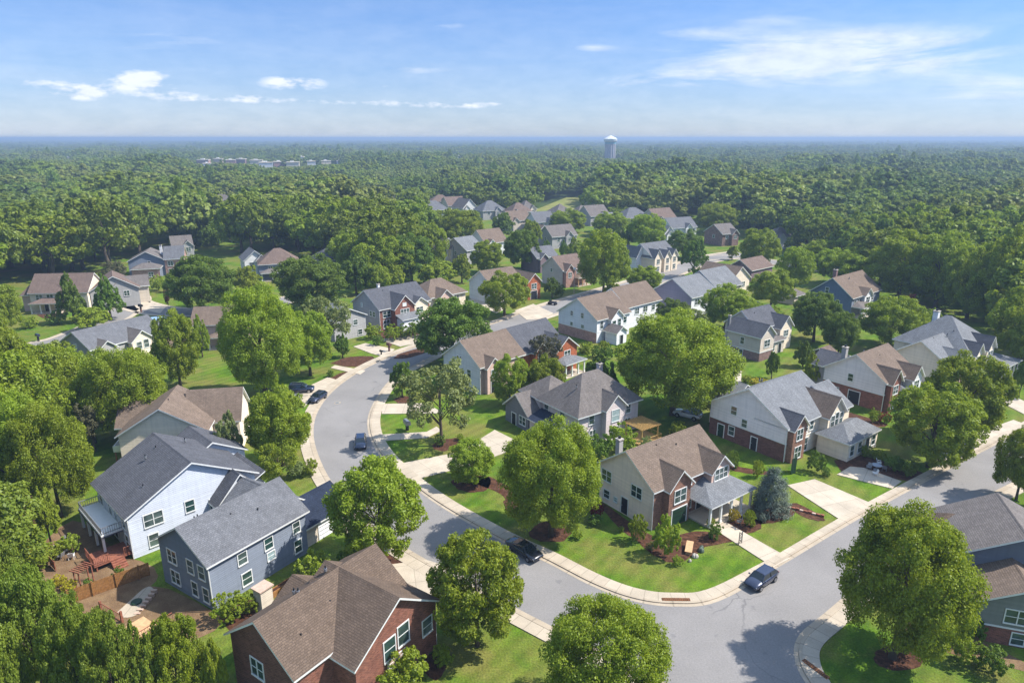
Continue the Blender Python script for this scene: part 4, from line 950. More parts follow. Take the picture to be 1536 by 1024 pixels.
# --- distant houses
FAR = [  # eave left px, eave px y, az, L, D, roof, rise, roofing, wall, label
 (1084, 352, 62, 10, 12, 'gx', 3.6, 'warm', 'b_rose', 'rose brick house with dark roof standing before the right hand woods'),
 (1163, 356, 75, 11, 10, 'hip', 3.2, 'warm', 's_white', 'small white house with hipped taupe roof low against the right woods'),
 (828, 356, 58, 14, 11, 'gx', 4.0, 'warm', 's_grey', 'dark grey house with tan roof in front of the far roofs'),
 (805, 388, 55, 10, 10, 'gx', 3.0, 'slate', 's_mauve', 'dark slate roof just behind the pink brick front gable'),
 (700, 377, 42, 10, 14, 'gx', 4.0, 'lgrey', 's_grey', 'pale grey gabled house with its long side to the treetops'),
 (728, 366, 50, 12, 12, 'gx', 4.6, 'tan', 's_pgrey', 'tan roof rising beside the pale grey gabled house'),
 (662, 376, 35, 9, 14, 'gy', 4.0, 'warm', 's_cream', 'house with sloping grey roof and pink end half covered by a tree'),
 (652, 356, 35, 8, 9, 'gy', 3.2, 'warm', 's_grey', 'small roof peeping out of the treetops above the sloping grey roof'),
 (518, 304, 74, 17, 13, 'hip', 4.0, 'pink', 'b_pink', 'lone rose roofed house among the treetops at the back'),
 (583, 303, 74, 10, 10, 'hip', 4.2, 'warm', 's_taupe', 'little taupe hipped roof right of the rose roofed house'),
 (646, 303, 74, 15, 12, 'hip', 3.8, 'pink', 'b_pink', 'rose roofed house leftmost in the farthest row'),
 (637, 316, 60, 16, 12, 'hip', 4.6, 'slate', 's_slate', 'slate roofed house in front of the farthest row'),
 (672, 309, 60, 13, 12, 'gx', 4.8, 'pink', 's_cream', 'pinkish tan roof, second from the left in the farthest row'),
 (694, 313, 55, 11, 14, 'gy', 5.0, 'warm', 's_pgrey', 'pale gabled roof, third from the left in the farthest row'),
 (724, 317, 60, 16, 13, 'hip', 5.0, 'slate', 's_grey', 'broad grey hipped roof in the farthest row'),
 (768, 319, 62, 14, 12, 'hip', 4.5, 'pink', 's_pinkish', 'dusky pink roof beside the meadow edge'),
 (784, 314, 62, 10, 11, 'hip', 4.4, 'warm', 's_cream', 'cream house poking up behind the dusky pink roof'),
 (766, 332, 60, 13, 12, 'gx', 4.2, 'tan', 's_taupe', 'tan roof below the dusky pink one'),
 (804, 334, 60, 12, 11, 'gx', 4.4, 'slate', 's_pgrey', 'blue grey roof left of a round tree near the meadow'),
 (806, 350, 56, 8, 9, 'gy', 3.0, 'tan', 's_taupe', 'small tan roof end under the blue grey one'),
 (835, 319, 62, 11, 11, 'hip', 4.0, 'warm', 's_taupe', 'taupe roof just below the meadow'),
 (866, 323, 62, 12, 11, 'hip', 4.4, 'warm', 's_pinkish', 'mauve grey roof right of the meadow'),
 (886, 325, 58, 14, 13, 'gx', 5.0, 'warm', 's_grey', 'wide pale roof ridge in the middle of the far right row'),
 (912, 335, 58, 10, 12, 'gx', 4.2, 'lgrey', 's_grey', 'grey roof slope stepping down from the wide pale ridge'),
 (938, 328, 66, 17, 13, 'hip', 4.6, 'slate', 's_grey', 'low broad slate hip roof before the tall woods'),
 (985, 330, 58, 15, 13, 'gx', 4.8, 'pink', 's_taupe', 'pinkish roof with dark gable before the tall woods'),
 (1008, 343, 66, 15, 12, 'gx', 4.0, 'slate', 's_white', 'grey roof at the right end of the far row'),
 (996, 352, 60, 7, 8, 'gy', 3.2, 'lgrey', 's_pgrey', 'small pale gable tucked under the grey roof at the far row end'),
 (365, 392, 60, 8, 10, 'gy', 3.0, 'slate', 's_pgrey', 'pale gable peeking left of the brown hipped house'),
 (470, 392, 68, 13, 10, 'hip', 3.2, 'dgrey', 's_dkgrey', 'dark roof strip in a gap of the trees right of the brown hipped house'),
 (257, 370, 60, 8, 9, 'gx', 3.2, 'warm', 's_grey', 'small roof peak above the blue grey gabled house'),
 (306, 303, 80, 18, 12, 'hip', 4.0, 'warm', 's_taupe', 'flat topped roof showing over the left treetops'),
]
for i, (px, py, az_, Lh, Dh, rf, rise, rm, wl, lab) in enumerate(FAR):
    h = HN(px, py, az_, lab)
    lo_ = 'b_rose' if i % 3 == 0 else None
    h.blk(.4, .4, Lh - .8, Dh - .8, 5.4, rf, rise, rm, wl, o=.45)
    if i % 2 == 0: h.blk(Lh * .5, -.9, 3.8, min(6, Dh * .5), 5.2, 'gy', 1.9, rm, wl); h.win('F', 1, [(1.1, 3.1, 1.6, 1.5, 2)])
    else: h.blk(1.2, -.7, 3.6, min(6, Dh * .5), 5.0, 'gy', 1.7, rm, wl)
    h.win('F', 0, [(Lh * .2, 3.1, 1.4, 1.4), (Lh * .78, 3.1, 1.4, 1.4)]); h.win('L', 0, [(Dh * .4, 3.2, 1.1, 1.3)])
    h.done()
# far commercial blocks
for i, (px, py, wm, dm, hm_, mt, lab) in enumerate([
  (305, 252, 60, 30, 8, 'b_pink', 'low reddish block leftmost in the far town'), (328, 250, 46, 30, 8, 'pinkc', 'pale pink flat block in the far town behind others'), (347, 251, 50, 30, 7, 'b_pink', 'brick coloured flat block mid left of the far town'),
  (312, 258, 36, 26, 7, 's_white', 'small whitish block low on the left of the far town'), (362, 252, 46, 26, 9, 'b_rose', 'rose coloured block in the middle of the far town'), (385, 253, 60, 30, 8, 's_cream', 'long cream building in the far town'),
  (400, 259, 60, 26, 9, 's_white', 'white flat roofed building nearest in the far town'), (420, 256, 50, 30, 8, 'b_pink', 'pink walled shed right of the white building in the far town'), (452, 251, 30, 30, 12, 's_white', 'tall white flat building of the far town'), (440, 257, 60, 24, 8, 's_cream', 'cream low block below the tall white one'),
  (468, 255, 40, 24, 8, 's_white', 'small white block right of the tall one in the far town'), (490, 253, 50, 24, 7, 's_cream', 'thin cream roof at the right end of the far town'), (510, 253, 30, 20, 7, 's_white', 'last white speck of roof right of the far town'),
  (104, 246, 40, 22, 7, 's_cream', 'cream roof alone in the left far woods'), (136, 243, 40, 20, 6, 's_white', 'thin white roof in the left far woods'), (229, 240, 36, 20, 6, 's_cream', 'tiny pale roof right of the thin white one in the far woods'), (688, 243, 40, 18, 7, 's_white', 'tiny bright roof in the far woods left of the water tower')]):
    x, y = G(px, py, 0)
    o = empty('commercial_building', (x, y, 0), math.radians(8 + 5 * (i % 4)), lab, 'building', 'far town buildings')
    q = MB(); wm *= .30; dm *= .4; q.box(-wm / 2, wm / 2, 0, dm, 0, hm_ + 4, mt, skip='b'); q.build('wall', o)
    q = MB(); q.box(-wm / 2 - .5, wm / 2 + .5, -.5, dm + .5, hm_ + 4.01, hm_ + 5, 's_cream')
    q.box(-wm * .2, wm * .1, dm * .3, dm * .6, hm_ + 5, hm_ + 6.5, 's_white'); q.build('roof', o)
    for k in range(4):
        q = MB(); xk = -wm / 2 + wm * (k + .25) / 4; q.box(xk, xk + wm / 9, -.15, 0.02, hm_ * .4, hm_ * .8, 'glass'); q.build('window', o)
    FOOT.append((x, y, wm * .8))
# ------------------------------------------------------------------ water tower
tx, ty = G(914.5, 243, 0)
ts = math.hypot(tx, ty) / CF
o = empty('water_tower', (tx, ty, 0), 0, 'white water tower with fluted pale shaft, blue green band and conical cap on the skyline', 'water tower')
tw = 8.6 * ts; topz = height_at(tx, ty, 203.5); rimz = height_at(tx, ty, 208.5); bandz = height_at(tx, ty, 213); bz = height_at(tx, ty, 216)
def lathe(name, prof, mat, seg=48, flute=0.0, parent=None):
    q = MB(); R2 = []
    for r, z in prof:
        R2.append([((r * (1 + flute * (abs(math.cos(k * PI * 12 / seg * 1.0)) - .5))) * math.cos(2 * PI * k / seg), (r * (1 + flute * (abs(math.cos(k * PI * 12 / seg)) - .5))) * math.sin(2 * PI * k / seg), z) for k in range(seg)])
    for i in range(len(prof) - 1):
        for k in range(seg): q.face([R2[i][k], R2[i][(k + 1) % seg], R2[i + 1][(k + 1) % seg], R2[i + 1][k]], mat)
    q.face(R2[-1], mat); return q.build(name, parent)
lathe('shaft', [(tw * .86, 0), (tw * .84, bz)], 'tower_shaft', 96, .14, o)
lathe('band', [(tw * .90, bz + .01), (tw * .90, bandz)], 'tower_band', 48, 0, o)
lathe('tank', [(tw * .94, bandz + .01), (tw * 1.1, bandz + (rimz - bandz) * .4), (tw * 1.12, rimz)], 'white', 48, 0, o)
lathe('cap', [(tw * 1.15, rimz + .01), (tw * .6, rimz + (topz - rimz) * .55), (tw * .1, topz), (.2, topz + .4)], 'white', 48, 0, o)
# ------------------------------------------------------------------ trees
def mesh_from_quads(name, V, nq, tint, mats):
    me = bpy.data.meshes.new(name)
    me.vertices.add(nq * 4); me.vertices.foreach_set('co', V.reshape(-1).astype(np.float32))
    me.loops.add(nq * 4); me.loops.foreach_set('vertex_index', np.arange(nq * 4, dtype=np.int32))
    me.polygons.add(nq); me.polygons.foreach_set('loop_start', np.arange(0, nq * 4, 4, dtype=np.int32))
    try: me.polygons.foreach_set('loop_total', np.full(nq, 4, dtype=np.int32))
    except Exception: pass
    at = me.attributes.new('tint', 'FLOAT', 'POINT'); at.data.foreach_set('value', np.repeat(tint, 4).astype(np.float32))
    for m_ in mats: me.materials.append(M[m_])
    me.update(calc_edges=True); me.validate()
    return me
def leaves(rs, pos, nrm, size, tint, asp=0.62):
    n = len(pos)
    nrm = nrm / (np.linalg.norm(nrm, axis=1, keepdims=True) + 1e-9)
    t = np.cross(nrm, rs.normal(size=(n, 3))); t /= (np.linalg.norm(t, axis=1, keepdims=True) + 1e-9)
    b = np.cross(nrm, t)
    s = size * rs.uniform(0.65, 1.35, (n, 1))
    V = np.empty((n, 4, 3))
    V[:, 0] = pos - t * s * .5; V[:, 1] = pos + b * s * .5 * asp - nrm * s * .10
    V[:, 2] = pos + t * s * .5; V[:, 3] = pos - b * s * .5 * asp - nrm * s * .10
    return V
def rdir(rs, n):
    d = rs.normal(size=(n, 3)); return d / np.linalg.norm(d, axis=1, keepdims=True)
def crown_mesh(name, seed, nleaf, leaf, cz=.60, rz=.40, rx=.5, nl=11, nclump=110, low=-.55, lobe=.22, taper=0.0, mat='leaf', nn=.55, asp=.62):
    rs = np.random.RandomState(seed)
    # lobes
    i = np.arange(nl) + .5
    ph = np.arccos(1 - (1 - low) * i / nl * 1.0); th = PI * (1 + 5 ** .5) * i + rs.uniform(0, 6)
    ld = np.stack([np.cos(th) * np.sin(ph), np.sin(th) * np.sin(ph), np.cos(ph)], 1) + rs.normal(0, .13, (nl, 3))
    ld /= np.linalg.norm(ld, axis=1, keepdims=True)
    lr = lobe * rs.uniform(.8, 1.25, nl)
    lc = ld * (0.5 - lr * .92)[:, None] * rs.uniform(.86, 1.08, (nl, 1))
    # clumps on lobes
    k = rs.randint(0, nl, nclump)
    cd = rdir(rs, nclump) + ld[k] * .75; cd /= np.linalg.norm(cd, axis=1, keepdims=True)
    cc = lc[k] + cd * (lr[k] * rs.uniform(.70, 1.20, nclump))[:, None]
    cr = rs.uniform(.045, .088, nclump)
    ct = rs.uniform(0, 1, nclump)
    n1 = int(nleaf * .82)
    k2 = rs.choice(nclump, n1, p=cr ** 2 / (cr ** 2).sum())
    d = rdir(rs, n1) + cd[k2] * .45 + np.array([0, 0, .15]); d /= np.linalg.norm(d, axis=1, keepdims=True)
    p1 = cc[k2] + d * (cr[k2] * rs.uniform(.35, 1.12, n1) ** .7)[:, None]
    nr1 = d * .75 + rs.normal(0, nn, (n1, 3)) + np.array([0, 0, .35])
    t1 = ct[k2] * .45 + rs.uniform(0, .55, n1)
    # loose inner foliage
    n2 = nleaf - n1
    k3 = rs.randint(0, nl, n2); d2 = rdir(rs, n2)
    p2 = lc[k3] * .92 + d2 * (lr[k3] * rs.uniform(.2, .95, n2))[:, None]
    nr2 = d2 + rs.normal(0, .6, (n2, 3)) + np.array([0, 0, .5])
    t2 = rs.uniform(0.1, .9, n2)
    P = np.concatenate([p1, p2]); Nn = np.concatenate([nr1, nr2]); tt = np.concatenate([t1, t2])
    z = P[:, 2].copy()
    sc_ = 1 - taper * np.clip(z + .5, 0, 1)
    P[:, 0] *= rx / .5 * sc_; P[:, 1] *= rx / .5 * sc_; P[:, 2] = cz + z * rz / .5
    return mesh_from_quads(name, leaves(rs, P, Nn, leaf, tt, asp), len(P), tt, [mat])
def spruce_mesh(name, seed, nleaf, leaf, mat='leaf_spruce'):
    rs = np.random.RandomState(seed)
    nb = 150
    z = rs.uniform(0, 1, nb) ** 1.15; z = .06 + z * .92
    R = .5 * (1 - z ** 2.2) ** .8 * rs.uniform(.78, 1.1, nb) + .02
    th = rs.uniform(0, 2 * PI, nb); bt = rs.uniform(0, 1, nb)
    k = rs.choice(nb, nleaf, p=(R + .06) / (R + .06).sum())
    s = rs.uniform(.25, 1, nleaf) ** .6
    r = R[k] * s; a_ = th[k] + rs.normal(0, .09, nleaf) / (.35 + s)
    spread = .045 + .02 * s
    P = np.stack([np.cos(a_) * r, np.sin(a_) * r, z[k] - .07 * s * s * (R[k] / .5) + .03 * (s > .9)], 1) + rs.normal(0, 1, (nleaf, 3)) * spread[:, None] * .55
    Nn = rs.normal(0, .5, (nleaf, 3)) + np.array([0, 0, .8]) + np.stack([np.cos(a_), np.sin(a_), 0 * a_], 1) * .5
    tt = bt[k] * .5 + rs.uniform(0, .5, nleaf)
    P[:, 2] = np.clip(P[:, 2], .03, 1)
    return mesh_from_quads(name, leaves(rs, P, Nn, leaf, tt, .35), nleaf, tt, [mat])
def trunk_mesh(name, seed, cz=.6, rz=.4, lean=.0, r0=.03):
    rnd = random.Random(seed); q = MB()
    top = cz + rz * .25
    pts = [(0, 0, -.02), (lean * .1 + rnd.uniform(-.01, .01), rnd.uniform(-.01, .01), .12), (lean * .4, rnd.uniform(-.02, .02), .3), (lean * .8 + rnd.uniform(-.02, .02), rnd.uniform(-.02, .02), cz), (lean, 0, top)]
    q.tube(pts, [r0 * 1.35, r0, r0 * .8, r0 * .45, r0 * .12], 'bark', 9)
    for i in range(9):
        a_ = i * 2.4 + rnd.uniform(-.4, .4); zz = .24 + (top - .3) * rnd.random() * .8
        L_ = rnd.uniform(.24, .4); rr = r0 * .38
        p0 = (lean * zz, 0, zz); p1 = (p0[0] + math.cos(a_) * L_ * .5, math.sin(a_) * L_ * .5, zz + L_ * .45); p2 = (p0[0] + math.cos(a_) * L_, math.sin(a_) * L_, zz + L_ * .75)
        q.tube([p0, p1, p2], [rr, rr * .6, rr * .15], 'bark', 6)
    o = q.build(name, smooth=True, weld=True); me = o.data; bpy.data.objects.remove(o); return me
BROAD = [crown_mesh('crown', 100 + i, 36000, .0275, low=-.8, cz=[.56, .55, .57, .56, .57, .55][i], rz=[.44, .44, .43, .44, .43, .45][i], nl=[24, 30, 22, 26, 34, 28][i], nclump=[230, 280, 210, 250, 300, 260][i], lobe=.155) for i in range(6)]
HUGE = [crown_mesh('crown', 200 + i, 84000, .0185, cz=.555, rz=.445, low=-.8, nl=42, nclump=520, lobe=.125) for i in range(2)]
MID = [crown_mesh('crown', 300 + i, 7500, .050, cz=.58, rz=.42, nl=[9, 12, 14, 8, 11, 10][i], nclump=[60, 80, 90, 55, 75, 70][i], low=-.7, mat='leaf_far') for i in range(6)]
OVAL = [crown_mesh('crown', 400 + i, 13000, .040, cz=.55, rz=.45, nl=12, nclump=120, low=-.75, taper=.35) for i in range(3)]
CONE = [crown_mesh('crown', 450 + i, 12000, .040, cz=.53, rz=.46, nl=14, nclump=120, low=-.8, taper=.72, mat='leaf_dark') for i in range(2)]
WISPY = [crown_mesh('crown', 480 + i, 9000, .034, cz=.60, rz=.40, nl=13, nclump=90, lobe=.17, mat='leaf_olive') for i in range(2)]
LOW = [crown_mesh('crown', 500 + i, 3800, .064, cz=.60, rz=.38, nn=.22, asp=.9, nl=[9, 13, 11, 10, 8, 14][i], nclump=[34, 44, 40, 36, 30, 46][i], low=-.35, mat='leaf_far') for i in range(6)]
BUSH = [crown_mesh('leaves', 600 + i, 5200, .058, cz=.46, rz=.46, nl=10, nclump=70, low=-.8, lobe=.24) for i in range(3)]
SPRUCE = [spruce_mesh('crown', 700, 20000, .04)]
PINE = [spruce_mesh('crown', 701, 3800, .085, 'leaf_dark')]
TRUNK = [trunk_mesh('trunk', 1), trunk_mesh('trunk', 2, lean=.05), trunk_mesh('trunk', 3, r0=.024)]
KINDS = {'broad': (BROAD, 'leaf'), 'huge': (HUGE, 'leaf'), 'oval': (OVAL, 'leaf'), 'cone': (CONE, 'leaf_dark'), 'wispy': (WISPY, 'leaf_olive'), 'mid': (MID, 'leaf_far'), 'spruce': (SPRUCE, 'leaf_spruce'), 'pine': (PINE, 'leaf_dark')}
TREES_XY = []
rt = random.Random(11)
def link_mesh(name, me, parent, mat=None):
    o = bpy.data.objects.new(name, me); COL.objects.link(o); o.parent = parent
    if mat:
        o.material_slots[0].link = 'OBJECT'; o.material_slots[0].material = M[mat]
    return o
def add_tree(kind, x, y, r, hgt, label, mat=None, group=None, name='tree', parts=True):
    ms, dm = KINDS[kind]; me = ms[rt.randrange(len(ms))]
    root = empty(name, (x, y, 0), rt.uniform(0, 2 * PI), label, 'tree', group, scale=(2 * r, 2 * r, hgt))
    link_mesh('crown', me, root, mat or dm)
    link_mesh('trunk', TRUNK[rt.randrange(3)], root)
    TREES_XY.append((x, y, r)); return root
def T(kind, cx, top, base, hw, label, mat=None, group=None, name='tree'):
    x, y = G(cx, base); sc_ = CF / (y * math.cos(CP) + CH * math.sin(CP))
    r = hw / sc_
    for _ in range(6):
        hgt = max(height_at(x, y - r * .3, top), r * 1.15); zc = hgt * .55
        r = hw * (y * math.cos(CP) + (CH - zc) * math.sin(CP)) / CF * (.90 if base > 560 else .98)
    # the crown bulges outward above the trunk foot
    return add_tree(kind, x, y, r, hgt * .95, label, mat, group, name)
TL = [
 ('broad', 571, 700, 840, 74, 'bright round street tree whose crown hangs over the near left kerb', 'leaf'),
 ('broad', 716, 816, 968, 75, 'round green street tree opposite the parked black sedan', 'leaf'),
 ('huge', 905, 920, 1085, 95, 'broad bright tree cut by the bottom edge of the road', 'leaf'),
 ('huge', 1338, 776, 986, 97, 'large green maple on the grass corner island', 'leaf'),
 ('huge', 826, 637, 803, 77, 'full green maple left of the corner house', 'leaf'),
 ('wispy', 662, 543, 668, 60, 'silvery green tree with forked trunk on the lawn inside the curve', 'leaf_olive'),
 ('broad', 707, 664, 724, 38, 'low round glossy tree in a mulch bed by the driveway', 'leaf'),
 ('huge', 1008, 474, 622, 92, 'giant spreading maple in the middle of the back yards', 'leaf'),
 ('broad', 1393, 582, 700, 66, 'wide tree by the right hand road in front of the brick house', 'leaf'),
 ('broad', 1437, 534, 660, 61, 'tall tree hiding the front of the big grey roofed house', 'leaf'),
 ('broad', 1524, 642, 750, 40, 'tree cut by the right edge over the road', 'leaf'),
 ('broad', 681, 447, 545, 58, 'dark round tree leaning over the top of the street curve', 'leaf_dark'),
 ('huge', 398, 430, 594, 64, 'towering bright tree left of the street with navy car under it', 'leaf'),
 ('broad', 466, 468, 563, 38, 'leafy lawn tree just right of the towering one', 'leaf'),
 ('wispy', 495, 440, 535, 40, 'loose silvery tree before the plain grey house', 'leaf_olive'),
 ('oval', 514, 500, 536, 14, 'small upright tree at the corner of the plain grey house', 'leaf_dark'),
 ('broad', 425, 585, 698, 49, 'dense tree beside the pavement, left of the curve', 'leaf'),
 ('oval', 348, 622, 706, 27, 'olive green tree right of the beige gabled house', 'leaf_olive'),
 ('wispy', 420, 664, 724, 36, 'feathery light shrub tree under the dense one at the left pavement', 'leaf'),
 ('oval', 604, 541, 596, 22, 'small dark tree on the inside of the curve', 'leaf_dark'),
 ('broad', 271, 470, 578, 35, 'tall green tree left of the porch with red mulch', 'leaf'),
 ('oval', 304, 474, 535, 15, 'thin young tree in front of the porch with red mulch', 'leaf'),
 ('oval', 372, 397, 448, 26, 'yellow green tree right of the dark cul-de-sac tree', 'leaf_lime'),
 ('broad', 305, 387, 468, 46, 'big dark tree standing in the far cul-de-sac', 'leaf_dark'),
 ('broad', 470, 384, 465, 52, 'wide dark green tree above the silvery one', 'leaf_dark'),
 ('cone', 112, 410, 484, 26, 'conical dark tree before the brown roofed porch house', 'leaf_dark'),
 ('cone', 166, 413, 480, 28, 'second conical dark tree, in front of the grey gable wall', 'leaf_dark'),
 ('oval', 140, 461, 496, 32, 'low lime green tree under the two conical ones', 'leaf_lime'),
 ('broad', 6, 425, 503, 32, 'tree at the left edge beside the pinkish porch house', 'leaf'),
 ('oval', 197, 412, 442, 13, 'little dark tree by the blue grey gabled house', 'leaf_dark'),
 ('wispy', 174, 390, 432, 18, 'pale twiggy tree behind the conical pair', 'leaf_brown'),
 ('broad', 765, 534, 608, 30, 'light green yard tree right of the pale grey gable house', 'leaf'),
 ('broad', 818, 536, 604, 32, 'yard tree behind the hipped pinkish house', 'leaf'),
 ('wispy', 818, 499, 566, 28, 'sparse brownish tree before the orange brick gable', 'leaf_brown'),
 ('oval', 900, 530, 612, 34, 'darker tree tucked against the left of the giant maple', 'leaf_dark'),
 ('broad', 757, 407, 474, 34, 'fresh green roadside tree before the narrow red brick gable', 'leaf'),
 ('broad', 905, 344, 442, 38, 'tall bright tree left of the white many gabled house', 'leaf'),
 ('broad', 966, 400, 440, 26, 'round light tree in front of the white many gabled house', 'leaf'),
 ('oval', 918, 423, 456, 19, 'low tree left of the round light one', 'leaf'),
 ('oval', 828, 416, 447, 14, 'small dark tree between the two brick front gables', 'leaf_dark'),
 ('broad', 1010, 448, 492, 24, 'dark round tree behind the crown of the giant maple', 'leaf_dark'),
 ('wispy', 1040, 462, 502, 20, 'pale tree beside the dark round one behind the giant maple', 'leaf_olive'),
 ('broad', 1087, 428, 494, 35, 'bright tree in front of the long grey roofed house', 'leaf'),
 ('broad', 1155, 403, 464, 32, 'light tree at the right end of the grey roofed row', 'leaf'),
 ('broad', 1190, 370, 436, 26, 'upright tree behind the light one, left of the blue house', 'leaf'),
 ('broad', 1225, 360, 402, 24, 'tree before the woods above the hipped shed', 'leaf'),
 ('broad', 1260, 372, 428, 38, 'leafy tree right behind the blue house roof', 'leaf'),
 ('broad', 1220, 440, 512, 36, 'dark tree against the blue gable wall', 'leaf_dark'),
 ('broad', 1257, 468, 532, 24, 'small dense tree below the blue house', 'leaf_dark'),
 ('broad', 1333, 445, 520, 43, 'wide tree in front of the blue house porch', 'leaf'),
 ('oval', 1394, 462, 497, 18, 'low tree right of the wide one at the wood edge', 'leaf'),
 ('oval', 1157, 526, 568, 13, 'small clipped tree at the taupe house front', 'leaf_dark'),
 ('oval', 1204, 513, 550, 16, 'dark small tree by the right gable of the taupe house', 'leaf_dark'),
 ('oval', 1216, 532, 582, 18, 'yellow green young tree behind the big grey roof', 'leaf_lime'),
 ('oval', 1242, 527, 562, 14, 'second yellow green young tree, by the pinkish porch room', 'leaf_lime'),
 ('spruce', 1156, 702, 769, 31, 'blue spruce beside the wide driveway', 'leaf_spruce'),
 ('wispy', 1432, 772, 808, 14, 'thin sapling by the road behind the island maple', 'leaf_olive'),
 ('wispy', 143, 604, 676, 27, 'brownish tree left of the beige gabled house', 'leaf_brown'),
 ('wispy', 26, 735, 842, 36, 'purple leaved tree at the left edge', 'leaf_purple'),
 ('oval', 77, 728, 815, 24, 'lime green tree next to the purple leaved one', 'leaf_lime'),
 ('broad', 92, 520, 645, 50, 'left woodland tree below the grey roofed house', 'leaf'),
 ('huge', 195, 520, 655, 62, 'wide bushy tree hiding the front of the grey roofed house', 'leaf'),
 ('broad', 16, 488, 622, 48, 'tall tree on the left edge under the lawn patch', 'leaf'),
 ('huge', 28, 592, 765, 66, 'very large bright tree filling the left edge', 'leaf'),
 ('huge', 92, 612, 775, 60, 'large bright tree left of the beige house deck', 'leaf'),
 ('broad', 143, 560, 664, 38, 'rounded tree between the left woods and the brownish tree', 'leaf'),
 ('broad', 12, 815, 985, 52, 'leafy tree low on the left edge beneath the purple one', 'leaf_far'),
 ('broad', 68, 850, 1040, 52, 'tree filling the lower left before the garden steps', 'leaf_far'),
 ('broad', 130, 900, 1090, 46, 'tree at the bottom left below the fence end', 'leaf_far'),
 ('broad', 185, 925, 1110, 44, 'bottom tree below the timber deck railing', 'leaf_far'),
 ('broad', 275, 925, 1075, 46, 'bottom tree touching the brick house corner', 'leaf'),
 ('oval', 232, 945, 1100, 34, 'narrow bottom tree between two wider ones', 'leaf_far'),
 ('broad', 10, 930, 1130, 50, 'tree in the bottom left corner', 'leaf_far'),
 ('oval', 330, 960, 1060, 22, 'small tree at the left foot of the brown shingled house', 'leaf_lime'),
 ('broad', 691, 312, 372, 36, 'broad tree before the farthest row of roofs', 'leaf'),
 ('oval', 754, 318, 356, 20, 'tree between the broad one and the far roofs', 'leaf_dark'),
 ('broad', 731, 362, 410, 24, 'round tree at the foot of the pale grey gabled house', 'leaf'),
 ('broad', 783, 342, 404, 27, 'dark tall tree left of the beige pink gabled house', 'leaf_dark'),
 ('oval', 797, 328, 374, 20, 'tree poking up behind the dark tall one', 'leaf'),
 ('broad', 852, 314, 348, 27, 'round tree standing before the taupe far roofs', 'leaf'),
 ('broad', 915, 318, 354, 27, 'round tree in front of the stepped grey roofs', 'leaf'),
 ('oval', 932, 340, 378, 16, 'tree right behind the tall bright one', 'leaf_dark'),
 ('broad', 968, 320, 378, 29, 'tree hiding the middle of the far right row', 'leaf'),
 ('broad', 1024, 343, 388, 25, 'tree below the right end of the far row', 'leaf_dark'),
 ('broad', 1075, 304, 350, 32, 'tall light tree at the right end of the far row', 'leaf'),
 ('oval', 1040, 357, 416, 24, 'upright tree right of the white many gabled house', 'leaf_dark'),
 ('broad', 1137, 342, 403, 29, 'tree between the rose brick house and the maroon roof', 'leaf'),
 ('oval', 1098, 368, 390, 10, 'low tree at the foot of the rose brick house', 'leaf'),
 ('oval', 862, 358, 392, 16, 'tree under the dark grey house with tan roof', 'leaf'),
 ('oval', 820, 360, 384, 9, 'little tree left of the dark grey house', 'leaf_dark'),
 ('oval', 845, 361, 386, 8, 'very small dark tree before the dark grey house', 'leaf_dark'),
 ('broad', 540, 303, 350, 30, 'wooded tree below the lone rose roofed house', 'leaf_dark'),
 ('broad', 592, 305, 348, 28, 'wooded tree below the little taupe roof', 'leaf_dark'),
 ('broad', 632, 314, 355, 22, 'tree left of the slate far roof', 'leaf'),
 ('oval', 610, 283, 314, 14, 'tree between the taupe roof and the farthest row', 'leaf'),
 ('oval', 631, 290, 316, 14, 'tree just left of the farthest row', 'leaf_dark'),
 ('oval', 501, 290, 316, 10, 'pointed tree left of the rose roofed house', 'leaf'),
 ('broad', 565, 292, 320, 15, 'tree right of the rose roofed house', 'leaf'),
 ('broad', 532, 345, 412, 34, 'woodland tree left among the central tree belt', 'leaf'),
 ('broad', 575, 350, 428, 42, 'largest tree in the central tree belt', 'leaf'),
 ('broad', 618, 352, 424, 32, 'woodland tree right of the largest in the central belt', 'leaf_dark'),
 ('broad', 648, 335, 402, 26, 'tree at the right end of the central belt', 'leaf'),
 ('oval', 535, 378, 442, 27, 'dark tree under the central belt, above the red brick gable', 'leaf_dark'),
 ('oval', 570, 392, 442, 22, 'yellowish tree above the red brick gable roof', 'leaf_lime'),
 ('oval', 595, 400, 436, 17, 'second yellowish tree right of the first above the red brick gable roof', 'leaf_lime'),
 ('oval', 655, 396, 428, 36, 'wide yellow green tree above the tan hipped house', 'leaf_lime'),
 ('oval', 693, 380, 424, 18, 'tree in the gap left of the fresh roadside tree', 'leaf'),
 ('broad', 1348, 350, 452, 52, 'light edge tree of the right woods above the blue house', 'leaf'),
 ('broad', 1402, 346, 462, 46, 'second light edge tree of the right woods', 'leaf'),
 ('broad', 1450, 365, 478, 40, 'edge tree of the right woods above the grey hipped roof', 'leaf'),
 ('broad', 1520, 342, 492, 56, 'massive tree on the right edge before the woods', 'leaf'),
 ('broad', 1525, 432, 548, 46, 'tree on the right edge beside the grey roofed house', 'leaf'),
 ('oval', 1528, 540, 596, 16, 'small tree at the right edge near the upper driveway', 'leaf_dark'),
 ('oval', 1278, 315, 386, 29, 'slim tree standing out before the right woods', 'leaf'),
 ('oval', 1243, 322, 378, 19, 'short slim tree left of the one standing out before the woods', 'leaf'),
 ('oval', 1314, 325, 404, 23, 'tall slim tree between the slim and the light edge trees', 'leaf_dark'),
 ('oval', 1203, 334, 354, 14, 'low tree right of the small white hipped house', 'leaf'),
 ('wispy', 1362, 440, 470, 10, 'small russet tree by the wide tree at the wood edge', 'leaf_red'),
]
